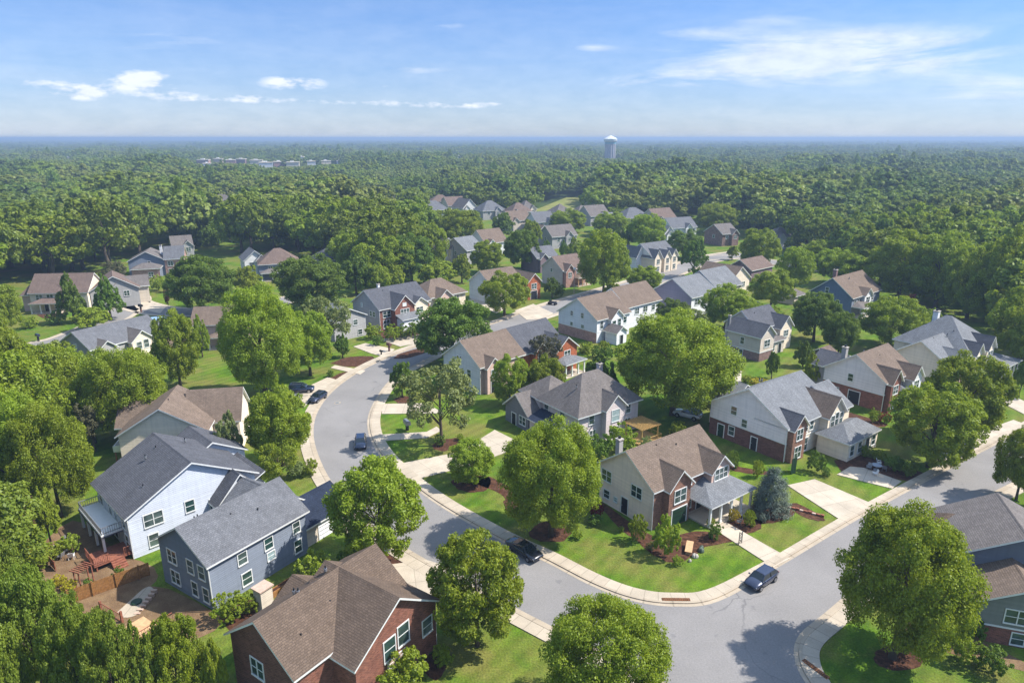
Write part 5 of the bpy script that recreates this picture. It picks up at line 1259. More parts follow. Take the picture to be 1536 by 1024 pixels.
for (k, cx, tp, bs, hw, lab, mt) in TL:
    T(k, cx, tp, bs, hw, lab, mt, name={'spruce': 'spruce_tree', 'cone': 'conifer_tree'}.get(k, 'tree'))
def B(cx, top, base, hw, label, mat='leaf', group=None, name='bush'):
    x, y = G(cx, base); sc_ = CF / (y * math.cos(CP) + CH * math.sin(CP)); r = hw / sc_; hgt = max(.4, height_at(x, y, top))
    o = bpy.data.objects.new(name, BUSH[rt.randrange(3)]); COL.objects.link(o)
    o.location = (x, y, 0); o.rotation_euler = (0, 0, rt.uniform(0, 6)); o.scale = (2 * r, 2 * r, hgt * 1.05)
    o.material_slots[0].link = 'OBJECT'; o.material_slots[0].material = M[mat]
    tag(o, label, 'bush', group); return o
for (cx, tp, bs, hw, lab, mt) in [
 (344, 888, 928, 22, 'round clipped bush at the corner of the slate blue house', 'leaf'), (374, 890, 920, 14, 'smaller bush beside the grey utility box', 'leaf'),
 (470, 828, 880, 26, 'lime shrub in front of the dark garage wing', 'leaf_lime'), (497, 842, 878, 20, 'second lime shrub by the dark garage wing, right of the first', 'leaf_lime'), (455, 845, 882, 12, 'leggy shrub left of the lime ones', 'leaf_olive'),
 (522, 825, 862, 18, 'dark shrub under the bright street tree', 'leaf_dark'),
 (956, 769, 812, 14, 'tall oval bush against the cream wall of the corner house', 'leaf'), (997, 773, 834, 19, 'tall rounded bush at the corner house brick corner', 'leaf'),
 (976, 812, 824, 7, 'low shrub between the two tall bushes', 'leaf_olive'), (1072, 783, 808, 11, 'spiky dark shrub by the entrance walk', 'leaf_dark'), (1066, 776, 790, 6, 'pale sprig behind the spiky shrub', 'leaf_lime'), (1123, 764, 790, 10, 'rounded green shrub under the porch corner', 'leaf'),
 (1141, 768, 782, 8, 'blue green low shrub by the spruce', 'leaf_spruce'), (894, 752, 775, 9, 'red flowering shrub beside the cream wall', 'leaf_red'), (892, 772, 786, 10, 'leafy hosta like clump under the red shrub', 'leaf_dark'), (932, 788, 798, 4, 'tiny round shrub by the side door', 'leaf'),
 (866, 795, 808, 7, 'pale weed tuft at the maple bed', 'leaf_lime'), (1100, 762, 782, 8, 'yellow flowering shrub on the porch', 'leaf_yellow'), (1016, 833, 848, 8, 'tuft beside the garden stones', 'leaf'),
 (1222, 676, 708, 12, 'black green shrub at the white wing entrance', 'leaf_dark'), (1238, 700, 714, 7, 'little round shrub by the white wing', 'leaf_dark'), (1136, 688, 716, 8, 'shrub behind the spruce top by the brick corner', 'leaf_lime'), (1098, 674, 702, 10, 'shrub against the brown brick side wall', 'leaf_dark'),
 (1300, 668, 684, 10, 'low hedge clump on the right lawn edge', 'leaf'), (1318, 674, 690, 9, 'second low hedge clump on the right lawn edge', 'leaf'), (1340, 683, 705, 12, 'dark shrub under the wide road tree', 'leaf_dark'), (1362, 690, 714, 12, 'shadowed shrub near the right road kerb', 'leaf_dark'),
 (1310, 612, 634, 8, 'bush at the red brick house corner', 'leaf'), (1325, 618, 634, 9, 'pinkish bush in the brick house bed', 'leaf_red'),
 (606, 980, 1042, 38, 'big round bush before the brick gable', 'leaf'), (664, 966, 1000, 15, 'small bush at the brick house corner bed', 'leaf'), (640, 950, 972, 9, 'tiny bush by the brick house downspout', 'leaf_olive'),
 (560, 485, 508, 12, 'lime round bush by the grey side wall', 'leaf_lime'), (567, 501, 518, 8, 'round clipped bush next to the lime one', 'leaf_dark'), (588, 487, 510, 14, 'hedge bush in the bed before the red gable', 'leaf'), (606, 486, 508, 12, 'darker hedge bush before the red gable', 'leaf_dark'), (622, 482, 504, 14, 'right hedge bush before the red gable', 'leaf_dark'),
 (496, 554, 565, 5, 'tiny ball bush in the long kerb bed', 'leaf_dark'), (931, 636, 676, 22, 'tall shrub in front of the pinkish house gable', 'leaf'), (898, 650, 690, 20, 'shrub mass left of the tall one by the pinkish house', 'leaf_dark'), (968, 655, 680, 12, 'shrub between the two gabled roofs', 'leaf_olive'),
 (1015, 630, 655, 12, 'small leafy shrub beneath the parked white car', 'leaf'), (1137, 566, 582, 13, 'bright yellow flowering bush on the back lawn', 'leaf_yellow'), (1120, 562, 574, 8, 'yellow green bush beside the bright flowering one', 'leaf_lime'),
 (896, 518, 536, 9, 'round dark bush below the white sided house', 'leaf_dark'), (912, 519, 538, 8, 'dark bush beside the first below the white sided house', 'leaf_dark'), (880, 512, 530, 12, 'light bush at the corner of the pinkish brick base', 'leaf'), (906, 510, 526, 8, 'lime bush above the dark pair', 'leaf_lime'),
 (237, 412, 436, 10, 'lime bush before the far brick fronted house', 'leaf_lime'), (254, 416, 438, 8, 'dark round bush right of the lime one at the far house', 'leaf_dark'), (216, 428, 448, 10, 'bush on the far cul-de-sac lawn', 'leaf'), (252, 428, 460, 4, 'thin dark red shrub on the far lawn', 'leaf_purple'),
 (85, 466, 486, 14, 'dark hedge under the pinkish porch', 'leaf_dark'), (44, 474, 492, 12, 'bush left of the pinkish porch hedge', 'leaf'), (465, 688, 712, 12, 'red tinged shrub on the bed left of the curve', 'leaf'), (446, 690, 716, 12, 'low shrub next to the feathery tree', 'leaf_olive'),
 (660, 950 - 300, 668, 8, 'small shrub in the bed of the silvery tree', 'leaf_dark'), (690, 650, 660, 6, 'tiny shrub right of the silvery tree trunk', 'leaf'),
 (180, 850, 872, 9, 'bush beside the red deck', 'leaf_dark'), (134, 868, 885, 8, 'dark bush at the pergola foot', 'leaf_dark'), (90, 862, 878, 10, 'orange yellow flower bush in the garden row', 'leaf_yellow'), (104, 870, 886, 10, 'yellow bush right of the orange one in the garden row', 'leaf_yellow'), (64, 826, 850, 16, 'yellow green shrub by the tall lime tree', 'leaf_lime'), (48, 818, 838, 12, 'amber shrub at the woodland edge', 'leaf_yellow'),
 (84, 812, 836, 16, 'yellowish hedge behind the patio clutter', 'leaf_lime'), (108, 800, 826, 14, 'hedge end by the white balcony post', 'leaf_lime'),
 (1446, 952, 995, 20, 'broad shrub at the base of the sage gable wall', 'leaf'), (1486, 968, 1008, 22, 'leafy shrub in front of the low brick window', 'leaf_dark'), (1458, 925, 962, 15, 'dark shrub against the brick corner behind', 'leaf_dark'), (1425, 930, 965, 14, 'shrub under the edge of the island maple', 'leaf'),
 (1440, 760 + 10, 800, 6, 'wild shoot behind the sapling', 'leaf_olive'), (840, 424, 446, 8, 'conical little shrub by the far lamp post', 'leaf_dark'), (1134, 452, 478, 14, 'shrub row end under the light tree', 'leaf'), (1160, 458, 480, 14, 'shrub at the fence left of the dark tree', 'leaf')]:
    B(cx, tp, bs, hw, lab, mt)

# ------------------------------------------------------------------ the woods
def pip(x, y, P):
    c = False; j = len(P) - 1
    for i in range(len(P)):
        xi, yi = P[i]; xj, yj = P[j]
        if (yi > y) != (yj > y) and x < (xj - xi) * (y - yi) / (yj - yi) + xi: c = not c
        j = i
    return c
OPEN = [G(*p) for p in [(1900, 640), (1536, 545), (1440, 492), (1350, 462), (1290, 430), (1210, 386), (1150, 368), (1050, 338), (900, 330), (830, 330), (700, 318), (640, 316), (620, 330), (680, 362), (690, 400), (640, 425), (560, 432), (505, 420), (455, 392), (360, 384), (280, 378), (170, 395), (165, 418), (0, 432), (-160, 500), (-100, 560), (60, 545), (160, 552), (250, 590), (170, 640), (120, 690), (120, 760), (60, 800), (-20, 870), (60, 960), (150, 1010), (300, 1100), (400, 1400), (2600, 1500)]]
CLEAR = [[G(*p) for p in [(795, 345), (798, 312), (835, 298), (880, 296), (895, 312), (880, 336)]]]
rf = random.Random(5)
pts = []
def blocked(x, y):
    d = math.hypot(x, y); a_ = math.atan2(x, y)
    if d < 900 and pip(x, y, OPEN): return True
    for P in CLEAR:
        if pip(x, y, P): return True
    for (hx, hy, hr) in FOOT:
        hd = math.hypot(hx, hy)
        if abs(d - hd) > .3 * hd + hr: continue
        if (x - hx) ** 2 + (y - hy) ** 2 < (hr + 3.5) ** 2: return True
    if d < 560:
        for (qx, qy, qr) in TREES_XY:
            if (x - qx) ** 2 + (y - qy) ** 2 < (qr * .85 + 3.2) ** 2: return True
    return False
FOOT.append((tx, ty, 22)); FOOT.append((*G(150, 512), 13)); FOOT.append((*G(100, 478), 15))
def cap(x, y):
    d = math.hypot(x, y); a_ = math.atan2(x, y); c = 99
    for (hx, hy, hr) in FOOT:
        hd = math.hypot(hx, hy)
        if 0 < hd - d < hd * .45 and hd > 130 and abs(a_ - math.atan2(hx, hy)) < (hr * 1.25) / hd: c = min(c, 46 - (46 - (2.5 if hd < 300 else 5 if hd < 700 else 7)) * (d - 4) / hd - (2 if hd < 300 else 0))
    return c
d = 62.0
while d < 13200:
    step = 13.5 if d < 500 else 13.5 + (d - 500) * .0038
    if d > 4000: step = 26 + (d - 4000) * .006
    half = math.radians(49 if d > 200 else 52)
    n = int(2 * half * d / step)
    for i in range(n):
        a_ = -half + 2 * half * (i + rf.uniform(-.42, .42)) / n
        dd = d + rf.uniform(-.42, .42) * step
        x, y = dd * math.sin(a_), dd * math.cos(a_)
        if blocked(x, y): continue
        cp_ = cap(x, y)
        if cp_ < 5.5: continue
        # clearings here and there keep the canopy uneven
        wv_ = math.sin(x * .011 + 3) * math.sin(y * .008 + x * .003) + .5 * math.sin(x * .031) * math.sin(y * .027)
        pts.append((x, y, dd, step, wv_, cp_))
    d += step * .92
ind = [p for p in pts if p[2] < 480]
ind.sort(key=lambda p: p[2])
NIND = 170
for (x, y, dd, st, wv_, cp_) in ind[:NIND]:
    side_ = 'left' if x < 0 else 'right'
    hgt = rf.uniform(14, 21) * (1.15 if dd > 150 else .88) * (1 + .08 * wv_); hgt = min(hgt, cp_)
    add_tree('mid' if dd > 140 else 'broad', x, y, hgt * rf.uniform(.40, .54), hgt, 'leafy green woodland tree in the dense woods along the %s side of the neighbourhood' % side_, rf.choice(['leaf_far', 'leaf_far', 'leaf']), 'woodland trees on the %s' % side_)
rest = ind[NIND:] + [p for p in pts if p[2] >= 480]
V = []; SC = []; RO = []; IX = []
for (x, y, dd, st, wv_, cp_) in rest:
    hgt = min(rf.uniform(12, 22) * (1 + .2 * wv_ + .2 * math.sin(x * .045 + 2 * math.sin(y * .021)) * math.sin(y * .05 + x * .01)), cp_)
    r = max(hgt * rf.uniform(.42, .68), st * .55)
    tone = math.sin(x * .021 + 1.3 * math.sin(y * .009)) * math.sin(y * .017 + 1.1 * math.sin(x * .013)) + rf.uniform(-.75, .75)
    kk = rf.randrange(6) if abs(tone) < .42 else (7 + rf.randrange(3) if tone < 0 else 10 + rf.randrange(3))
    if rf.random() < .05: kk = 6
    V.append((x, y, terrain_z(x, y) - .3)); SC.append((2 * r, 2 * r, hgt) if kk != 6 else (1.1 * r, 1.1 * r, hgt * 1.15)); RO.append(rf.uniform(0, 6.28)); IX.append(kk)
print('woods', len(rest))
me = bpy.data.meshes.new('woods'); me.from_pydata(V, [], [])
at = me.attributes.new('tscale', 'FLOAT_VECTOR', 'POINT'); at.data.foreach_set('vector', [c for s_ in SC for c in s_])
at = me.attributes.new('trot', 'FLOAT', 'POINT'); at.data.foreach_set('value', RO)
at = me.attributes.new('tidx', 'INT', 'POINT'); at.data.foreach_set('value', IX)
wo_ = bpy.data.objects.new('woods', me); COL.objects.link(wo_)
tag(wo_, 'endless green woods reaching the blue horizon', None, None, 'stuff')
# the low mesh kinds are real trees of the wood edge far back; the woods repeat them
src = []
far_sp = [(-330, 470), (-180, 520), (60, 540), (190, 500), (330, 520), (-60, 560), (260, 560), (-260, 560), (130, 590), (-400, 520), (420, 560), (30, 620), (-130, 640)]
for i, (fx, fy) in enumerate(far_sp):
    root = empty('tree', (fx, fy, 0), rf.uniform(0, 6), 'tree standing far back inside the woods', 'tree', 'trees far back in the woods', scale=(13, 13, 19))
    cr = link_mesh('crown', (LOW + PINE + LOW[:3] + LOW[3:])[i], root, None if i < 7 else ('leaf_wood_dark' if i < 10 else 'leaf_wood_pale')); src.append(cr)
    link_mesh('trunk', TRUNK[0], root)
ng = bpy.data.node_groups.new('woods_nodes', 'GeometryNodeTree')
ng.interface.new_socket('Geometry', in_out='INPUT', socket_type='NodeSocketGeometry'); ng.interface.new_socket('Geometry', in_out='OUTPUT', socket_type='NodeSocketGeometry')
gi = ng.nodes.new('NodeGroupInput'); go = ng.nodes.new('NodeGroupOutput'); ip = ng.nodes.new('GeometryNodeInstanceOnPoints')
jn = ng.nodes.new('GeometryNodeJoinGeometry')
for cr in reversed(src):
    oi = ng.nodes.new('GeometryNodeObjectInfo'); oi.inputs['Object'].default_value = cr; oi.inputs['As Instance'].default_value = True; oi.transform_space = 'ORIGINAL'
    ng.links.new(oi.outputs['Geometry'], jn.inputs[0])
def named(t, n_):
    a_ = ng.nodes.new('GeometryNodeInputNamedAttribute'); a_.data_type = t; a_.inputs['Name'].default_value = n_; return a_.outputs['Attribute']
ng.links.new(gi.outputs[0], ip.inputs['Points']); ng.links.new(jn.outputs[0], ip.inputs['Instance']); ip.inputs['Pick Instance'].default_value = True
ng.links.new(named('INT', 'tidx'), ip.inputs['Instance Index']); ng.links.new(named('FLOAT_VECTOR', 'tscale'), ip.inputs['Scale'])
cx_ = ng.nodes.new('ShaderNodeCombineXYZ'); ng.links.new(named('FLOAT', 'trot'), cx_.inputs[2])
ng.links.new(cx_.outputs[0], ip.inputs['Rotation']); ng.links.new(ip.outputs[0], go.inputs[0])
md = wo_.modifiers.new('woods', 'NODES'); md.node_group = ng
#CARS#
# ------------------------------------------------------------------ cars
M['paint_navy'] = m_plain('navy_car_paint', (0.032, 0.040, 0.075, 1), 0.25, 0.6, 0.35, var=0.03, coat=1.0)
M['paint_black'] = m_plain('black_car_paint', (0.012, 0.014, 0.022, 1), 0.22, 0.6, 0.2, var=0.03, coat=1.0)
M['paint_blue'] = m_plain('dark_blue_car_paint', (0.018, 0.028, 0.065, 1), 0.22, 0.6, 0.3, var=0.03, coat=1.0)
M['paint_white'] = m_plain('white_car_paint', (0.62, 0.65, 0.68, 1), 0.3, 0.5, 0.0, var=0.03, coat=1.0)
M['tyre'] = m_plain('tyre_rubber', (0.02, 0.02, 0.021, 1), 0.9, 0.1)
M['rim'] = m_plain('wheel_alloy', (0.45, 0.45, 0.47, 1), 0.3, 0.6, 0.8)
M['lamp'] = m_plain('headlamp_lens', (0.75, 0.76, 0.78, 1), 0.1, 0.8)
M['tail'] = m_plain('tail_lamp', (0.35, 0.01, 0.01, 1), 0.2, 0.6)
M['carglass'] = m_plain('car_glass', (0.012, 0.02, 0.024, 1), 0.05, 0.9)
def sm_loft(q, secs, mat, caps=True):
    for i in range(len(secs) - 1):
        A, B_ = secs[i], secs[i + 1]; n = len(A)
        for k in range(n): q.face([A[k], A[(k + 1) % n], B_[(k + 1) % n], B_[k]], mat)
    if caps: q.face(list(reversed(secs[0])), mat); q.face(secs[-1], mat)
def car(kind, x, y, heading, paint, label, group=None):
    """heading: direction (az, degrees) the bonnet points; local +x is forward"""
    root = empty('parked_car' if kind != 'moving' else 'car', (x, y, 0.014), math.radians(90 - heading), label, 'car', group)
    if kind == 'sedan': Lc, Wc, Hc = 4.85, 1.84, 1.45; belt = [(-2.42, .62, .92), (-2.3, .45, 1.0), (-1.6, .30, 1.04), (-.7, .26, .98), (.5, .26, .96), (1.15, .28, .95), (1.9, .30, .86), (2.3, .36, .74), (2.43, .48, .62)]; gh = [(-1.95, -.45, .55, 1.25)]
    elif kind == 'suv': Lc, Wc, Hc = 4.9, 1.95, 1.78; belt = [(-2.42, .6, .95), (-2.36, .5, 1.12), (-1.6, .36, 1.16), (-.7, .32, 1.14), (.5, .32, 1.12), (1.1, .34, 1.10), (1.9, .36, 1.04), (2.35, .42, .9), (2.45, .5, .7)]; gh = [(-2.3, -1.95, .35, 1.15)]
    else: Lc, Wc, Hc = 4.35, 1.8, 1.5; belt = [(-2.15, .55, .85), (-2.1, .42, 1.0), (-1.5, .30, 1.03), (-.7, .26, 1.0), (.4, .26, .97), (1.0, .28, .96), (1.65, .30, .88), (2.05, .36, .76), (2.18, .48, .62)]; gh = [(-2.0, -1.45, .45, 1.1)]
    w_ = Wc / 2; secs = []
    for (px, zb, zt) in belt:
        t = abs(px) / (Lc / 2); k = 1 - .16 * t ** 5
        secs.append([(px, -w_ * k * .86, zb), (px, -w_ * k, zb + .16), (px, -w_ * k, (zb + zt) / 2 + .08), (px, -w_ * k * .93, zt - .04), (px, -w_ * k * .6, zt + .02), (px, 0, zt + .045), (px, w_ * k * .6, zt + .02), (px, w_ * k * .93, zt - .04), (px, w_ * k, (zb + zt) / 2 + .08), (px, w_ * k, zb + .16), (px, w_ * k * .86, zb)])
    q = MB(); sm_loft(q, secs, paint); bo = q.build('body', root, smooth=True, weld=True)
    # sharper creases stay readable: bevelled sub-d is not needed at this size
    b0, r0, r1, b1 = gh[0]
    zbel = 1.0 if kind != 'suv' else 1.14
    wb, wr = w_ * .90, w_ * .70
    g = MB()
    base = [(b0, -wb), (b1, -wb * .96), (b1, wb * .96), (b0, wb)]; top = [(r0, -wr), (r1, -wr * .97), (r1, wr * .97), (r0, wr)]
    Bp = [Vector((p[0], p[1], zbel - .08)) for p in base]; Tp = [Vector((p[0], p[1], Hc - .06)) for p in top]
    for i, nm in enumerate(('side_window', 'windscreen', 'side_window', 'rear_window')):
        j = (i + 1) % 4; gg = MB(); gg.face([Bp[i], Bp[j], Tp[j], Tp[i]], 'carglass')
        c = (Bp[i] + Bp[j] + Tp[i] + Tp[j]) / 4; inn = (Vector((-.4, 0, 1.1)) - c).normalized() * .03
        gg.face([p + inn for p in (Tp[i], Tp[j], Bp[j], Bp[i])], 'carglass'); gg.build(nm, root)
    # roof panel with rounded edge and pillars
    rf_ = MB(); ring0 = [(p.x, p.y, p.z) for p in Tp]
    r1_ = [(p.x * .98 - .01, p.y * .94, Hc - .015) for p in Tp]; r2_ = [(p.x * .8 - .08, p.y * .6, Hc + .01) for p in Tp]
    ex = [(p.x * 1.01, p.y * 1.02, p.z - .01) for p in Tp]
    sm_loft(rf_, [ex, r1_, r2_], paint); 
    for i in range(4): rf_.tube([Bp[i] + (Bp[i] - Vector((-.5, 0, 1))).normalized() * .012, Tp[i] + Vector((0, 0, .01))], .042, paint, 6)
    for sy in (-1, 1):
        mx = (r0 + r1) / 2 - .05
        rf_.tube([(mx, sy * wb * .995, zbel - .05), (mx, sy * wr * .99, Hc - .06)], .036, 'black', 6)
        if kind == 'suv': rf_.tube([(r0 + .2, sy * wr * .9, Hc + .05), (r1 - .2, sy * wr * .9, Hc + .05)], .025, 'metal', 6)
    rf_.build('roof_panel', root, smooth=False)
    ax = Lc * .305
    for sx in (-1, 1):
        for sy in (-1, 1):
            wr_ = .33 if kind != 'suv' else .38
            wt = MB(); cy = sy * (w_ - .10); yy = sorted((cy - .11, cy + .12))
            wt.tube([(sx * ax, yy[0], wr_), (sx * ax, yy[0] + .03, wr_), (sx * ax, yy[1] - .03, wr_), (sx * ax, yy[1], wr_)], [wr_ * .93, wr_, wr_, wr_ * .93], 'tyre', 20)
            wl = wt.build('wheel', root, smooth=False)
            yo = cy + sy * .125
            rm_ = MB()
            rm_.tube([(sx * ax, yo - sy * .03, wr_), (sx * ax, yo, wr_)], wr_ * .62, 'rim', 16); rm_.tube([(sx * ax, yo, wr_), (sx * ax, yo + sy * .012, wr_)], wr_ * .13, 'black', 8); rm_.build('rim', wl)
            ar = MB(); ar.tube([(sx * ax, cy - sy * .12, wr_ + .03), (sx * ax, sy * (w_ + .004), wr_ + .03)], wr_ * 1.14, 'black', 18); ar.build('wheel_arch', root)
    fz = belt[-2][2] - .1; rz = belt[1][2] - .16
    for sy in (-1, 1):
        hl = MB(); hl.obox((Lc / 2 - .30, sy * w_ * .55 if sy > 0 else -w_ * .86, fz - .08), (.24, 0, -.04), (0, w_ * .31, 0), (-.03, 0, .15), 'lamp'); hl.build('headlight', root)
        tl = MB(); tl.obox((-Lc / 2 - .012, sy * w_ * .5 if sy > 0 else -w_ * .82, rz - .08), (.14, 0, 0), (0, w_ * .32, 0), (0, 0, .16), 'tail'); tl.build('taillight', root)
        mr = MB(); mr.obox((b1 - .35, sy * (w_ - .02) if sy > 0 else -(w_ + .16), zbel - .02), (.12, 0, 0), (0, .18, 0), (0, 0, .13), paint); mr.build('mirror', root)
    gq = MB(); gq.obox((Lc / 2 - .05, -w_ * .42, .46), (.045, 0, 0), (0, w_ * .84, 0), (0, 0, .2), 'black'); gq.build('grille', root)
    pq = MB(); pq.obox((-Lc / 2 - .02, -.26, .6), (.02, 0, 0), (0, .52, 0), (0, 0, .13), 'white'); pq.build('number_plate', root)
    return root
def carpx(kind, px, py, hd, paint, label): x, y = G(px, py); return car(kind, x, y, hd, paint, label)
carpx('hatch', 1141, 874, 232, 'paint_navy', 'navy blue hatchback parked at the corner kerb by the entrance walk')
carpx('sedan', 786, 830, 137, 'paint_black', 'black sedan parked in tree shade along the pavement')
carpx('hatch', 541, 668, 170, 'paint_blue', 'dark blue car driving down the curve towards the viewer')
carpx('hatch', 477, 600, 197, 'paint_navy', 'dark navy car parked half on the pavement at the left of the curve')
carpx('suv', 1031, 626, 305, 'paint_white', 'white sport utility car parked behind the grey roofed white gable house')
carpx('sedan', 1127, 457, 60, 'paint_black', 'small dark car far back between the long grey roof and the light tree')
carpx('suv', 452, 588, 80, 'paint_blue', 'dark car in deep shade under the towering bright tree')
# ------------------------------------------------------------------ street and garden things
def prop(name, px, py, az, label, cat, group=None, z=0.0):
    x, y = G(px, py, z); return empty(name, (x, y, z), math.radians(90 - az), label, cat, group)
def drain(px, py, az, L_, label):
    o = prop('storm_drain', px, py, az, label, 'storm drain', 'storm drains at the kerb')
    q = MB(); q.box(-L_ / 2, L_ / 2, -.22, .22, 0, .155, 'rust'); q.build('frame', o)
    q = MB()
    for k in range(14): xx = -L_ / 2 + .1 + k * (L_ - .2) / 13; q.box(xx - .025, xx + .025, -.16, .16, .157, .172, 'black')
    q.build('grate', o)
drain(1014, 900, 91, 2.9, 'rusty brown storm drain set in the kerb of the corner lawn')
drain(1223, 1004, 150, 2.6, 'rusty brown storm drain in the shaded kerb of the grass island')
# cedar fence
a0 = G(104, 906); a1 = G(226, 862)
L_ = math.dist(a0, a1); fo = empty('wooden_fence', (a0[0], a0[1], 0), math.atan2(a1[1] - a0[1], a1[0] - a0[0]), 'cedar board fence running to the slate blue house wall', 'fence')
q = MB(); rr_ = random.Random(3); n_ = int(L_ / .15)
for k in range(n_): xx = k * .15; q.box(xx, xx + .135, -.012 - (k % 2) * .004, .012, .04, 1.62 + rr_.uniform(-.03, .03), 'wood')
q.build('boards', fo)
for k in range(int(L_ / 2.2) + 1):
    q = MB(); q.box(k * 2.2 - .06, k * 2.2 + .06, -.14, -.02, 0, 1.72, 'wood'); q.box(k * 2.2 - .08, k * 2.2 + .08, -.16, 0, 1.72, 1.78, 'wood'); q.build('post', fo)
q = MB()
for zz in (.35, 1.3): q.box(0, L_, .014, .06, zz, zz + .09, 'wood')
q.build('rail', fo)
def railing(q, pts_, z, h_=.95, mat='deckwood', step=.16):
    for i in range(len(pts_) - 1):
        a_, b_ = Vector(pts_[i] + (z,)), Vector(pts_[i + 1] + (z,)); n = max(1, int((b_ - a_).length / step))
        for zz in (.12, h_): q.beam(a_ + Vector((0, 0, zz)), b_ + Vector((0, 0, zz)), .045, mat)
        for k in range(n + 1): p = a_.lerp(b_, k / n); q.beam(p, p + Vector((0, 0, h_)), .045 if k % 8 == 0 else .018, mat)
# red deck behind the pale blue house
o = prop('deck', 146, 858, 44, 'reddish timber deck with railing and steps behind the pale blue house', 'deck')
q = MB(); q.box(-.2, 4.2, 0, 3.2, .62, .75, 'deckwood')
for xx in (0, 2, 4): q.box(xx, xx + .14, .1, .24, 0, .62, 'deckwood'); q.box(xx, xx + .14, 2.8, 2.94, 0, .62, 'deckwood')
q.build('platform', o)
q = MB(); railing(q, [(-.15, 3.1), (-.15, .05), (1.4, .05)], .75); railing(q, [(2.9, .05), (4.1, .05), (4.1, 3.1)], .75); q.build('railing', o)
q = MB()
for k in range(4): q.box(1.45, 2.85, -.3 * (k + 1), -.3 * k - .01, .02, .6 - .15 * k, 'deckwood')
q.build('steps', o)
# arbour
o = prop('garden_arbor', 122, 884, 20, 'small dark wooden garden arch with slatted top beside the fence', 'arbor')
for xx in (0, 1.5):
    for yy in (0, .7): q = MB(); q.box(xx, xx + .11, yy, yy + .11, 0, 2.1, 'deckwood'); q.build('post', o)
q = MB()
for k in range(7): q.box(-.15 + k * .28, -.06 + k * .28, -.3, 1.1, 2.1, 2.2, 'deckwood')
q.build('slats', o)
# patio furniture behind the pale blue house
def chair(px, py, az, mat, label, group=None, z=0.0):
    o = prop('garden_chair', px, py, az, label, 'chair', group, z)
    q = MB(); q.box(-.28, .28, -.26, .26, .40, .45, mat); q.build('seat', o)
    q = MB(); q.obox((-.28, .22, .45), (.56, 0, 0), (0, .05, 0), (0, .14, .5), mat); q.build('backrest', o)
    for (xx, yy) in ((-.26, -.24), (.26, -.24), (-.26, .24), (.26, .24)):
        q = MB(); q.beam((xx, yy, 0), (xx, yy, .42 if yy > 0 else .62), .028, mat); q.build('leg', o)
    q = MB()
    for xx in (-.28, .28): q.box(xx - .03, xx + .03, -.26, .3, .62, .65, mat)
    q.build('armrest', o)
def table(px, py, az, r, hh, mat, label, z=0.0):
    o = prop('garden_table', px, py, az, label, 'table', None, z)
    q = MB(); q.tube([(0, 0, hh), (0, 0, hh + .05)], r, mat, 20); q.build('tabletop', o); q = MB(); q.tube([(0, 0, .02), (0, 0, hh)], .05, mat, 8); q.tube([(0, 0, 0), (0, 0, .04)], r * .5, mat, 12); q.build('pedestal', o)
table(97, 826, 0, .75, .72, 'metal', 'round grey patio table behind the pale blue house')
chair(84, 826, 120, 'white', 'white patio chair left of the round patio table'); chair(108, 838, 250, 'white', 'white patio chair nearest the red deck'); chair(100, 815, 20, 'metal', 'grey patio chair by the balcony post'); chair(92, 838, 190, 'metal', 'grey patio chair in front of the round patio table')
o = prop('garden_gate', 76, 848, 130, 'short red wooden gate panel at the edge of the patio', 'gate')
q = MB()
for k in range(10): q.box(k * .16, k * .16 + .14, 0, .03, .1, 1.2, 'deckwood')
q.build('boards', o); q = MB(); q.box(-.08, -.01, -.02, .06, 0, 1.35, 'deckwood'); q.build('post', o); q = MB(); q.box(1.6, 1.68, -.02, .06, 0, 1.35, 'deckwood'); q.build('post', o)
# lower timber terrace behind the slate blue house
o = prop('terrace_deck', 262, 935, 33, 'low timber terrace with thin railings at the slate blue house gable', 'deck')
q = MB(); q.box(-4.6, -1.2, .3, 3.4, .02, .22, 'tan'); q.build('platform', o)
q = MB(); railing(q, [(-4.5, 3.4), (-4.5, .4), (0.1, .4)], .22, .85, 'deckwood', .3); q.build('railing', o)
o = prop('low_fence', 152, 915, 120, 'low orange timber railing beside the pale patio slab', 'fence')
q = MB(); railing(q, [(0, 0), (3.6, 0)], 0, .9, 'deckwood', .25); q.build('rails', o); q = MB(); q.box(3.5, 3.72, -.1, .1, 0, 1.3, 'deckwood'); q.build('post', o); q = MB(); q.box(-.1, .1, -.1, .1, 0, 1.1, 'deckwood'); q.build('post', o)
bedp = [(176, 918), (196, 900), (214, 884), (226, 880), (232, 890), (214, 908), (204, 922), (186, 926)]
poly('patio_slab', catmull(g2(bedp + [bedp[0]]), 4)[:-1], .05, 'concrete', thick=.05)
o = prop('sandbox_turtle', 205, 903, 40, 'small dark green play tub lying on the pale patio slab', 'play tub', z=.05)
q = MB(); q.tube([(0, 0, 0), (0, 0, .14), (0, 0, .2)], [.5, .55, .45], 'green_door', 16); q.build('tub', o)
for k in range(7):
    x0_, y0_ = G(206 + k * 4.3, 920 - k * 5.2)
    q = MB(); q.box(x0_ - .3, x0_ + .3, y0_ - .12, y0_ + .12, 0, .10 + .05 * k, 'pinkc'); s_ = q.build('garden_step'); tag(s_, 'pinkish stone steps climbing beside the pale patio slab', 'step', 'pinkish garden steps')
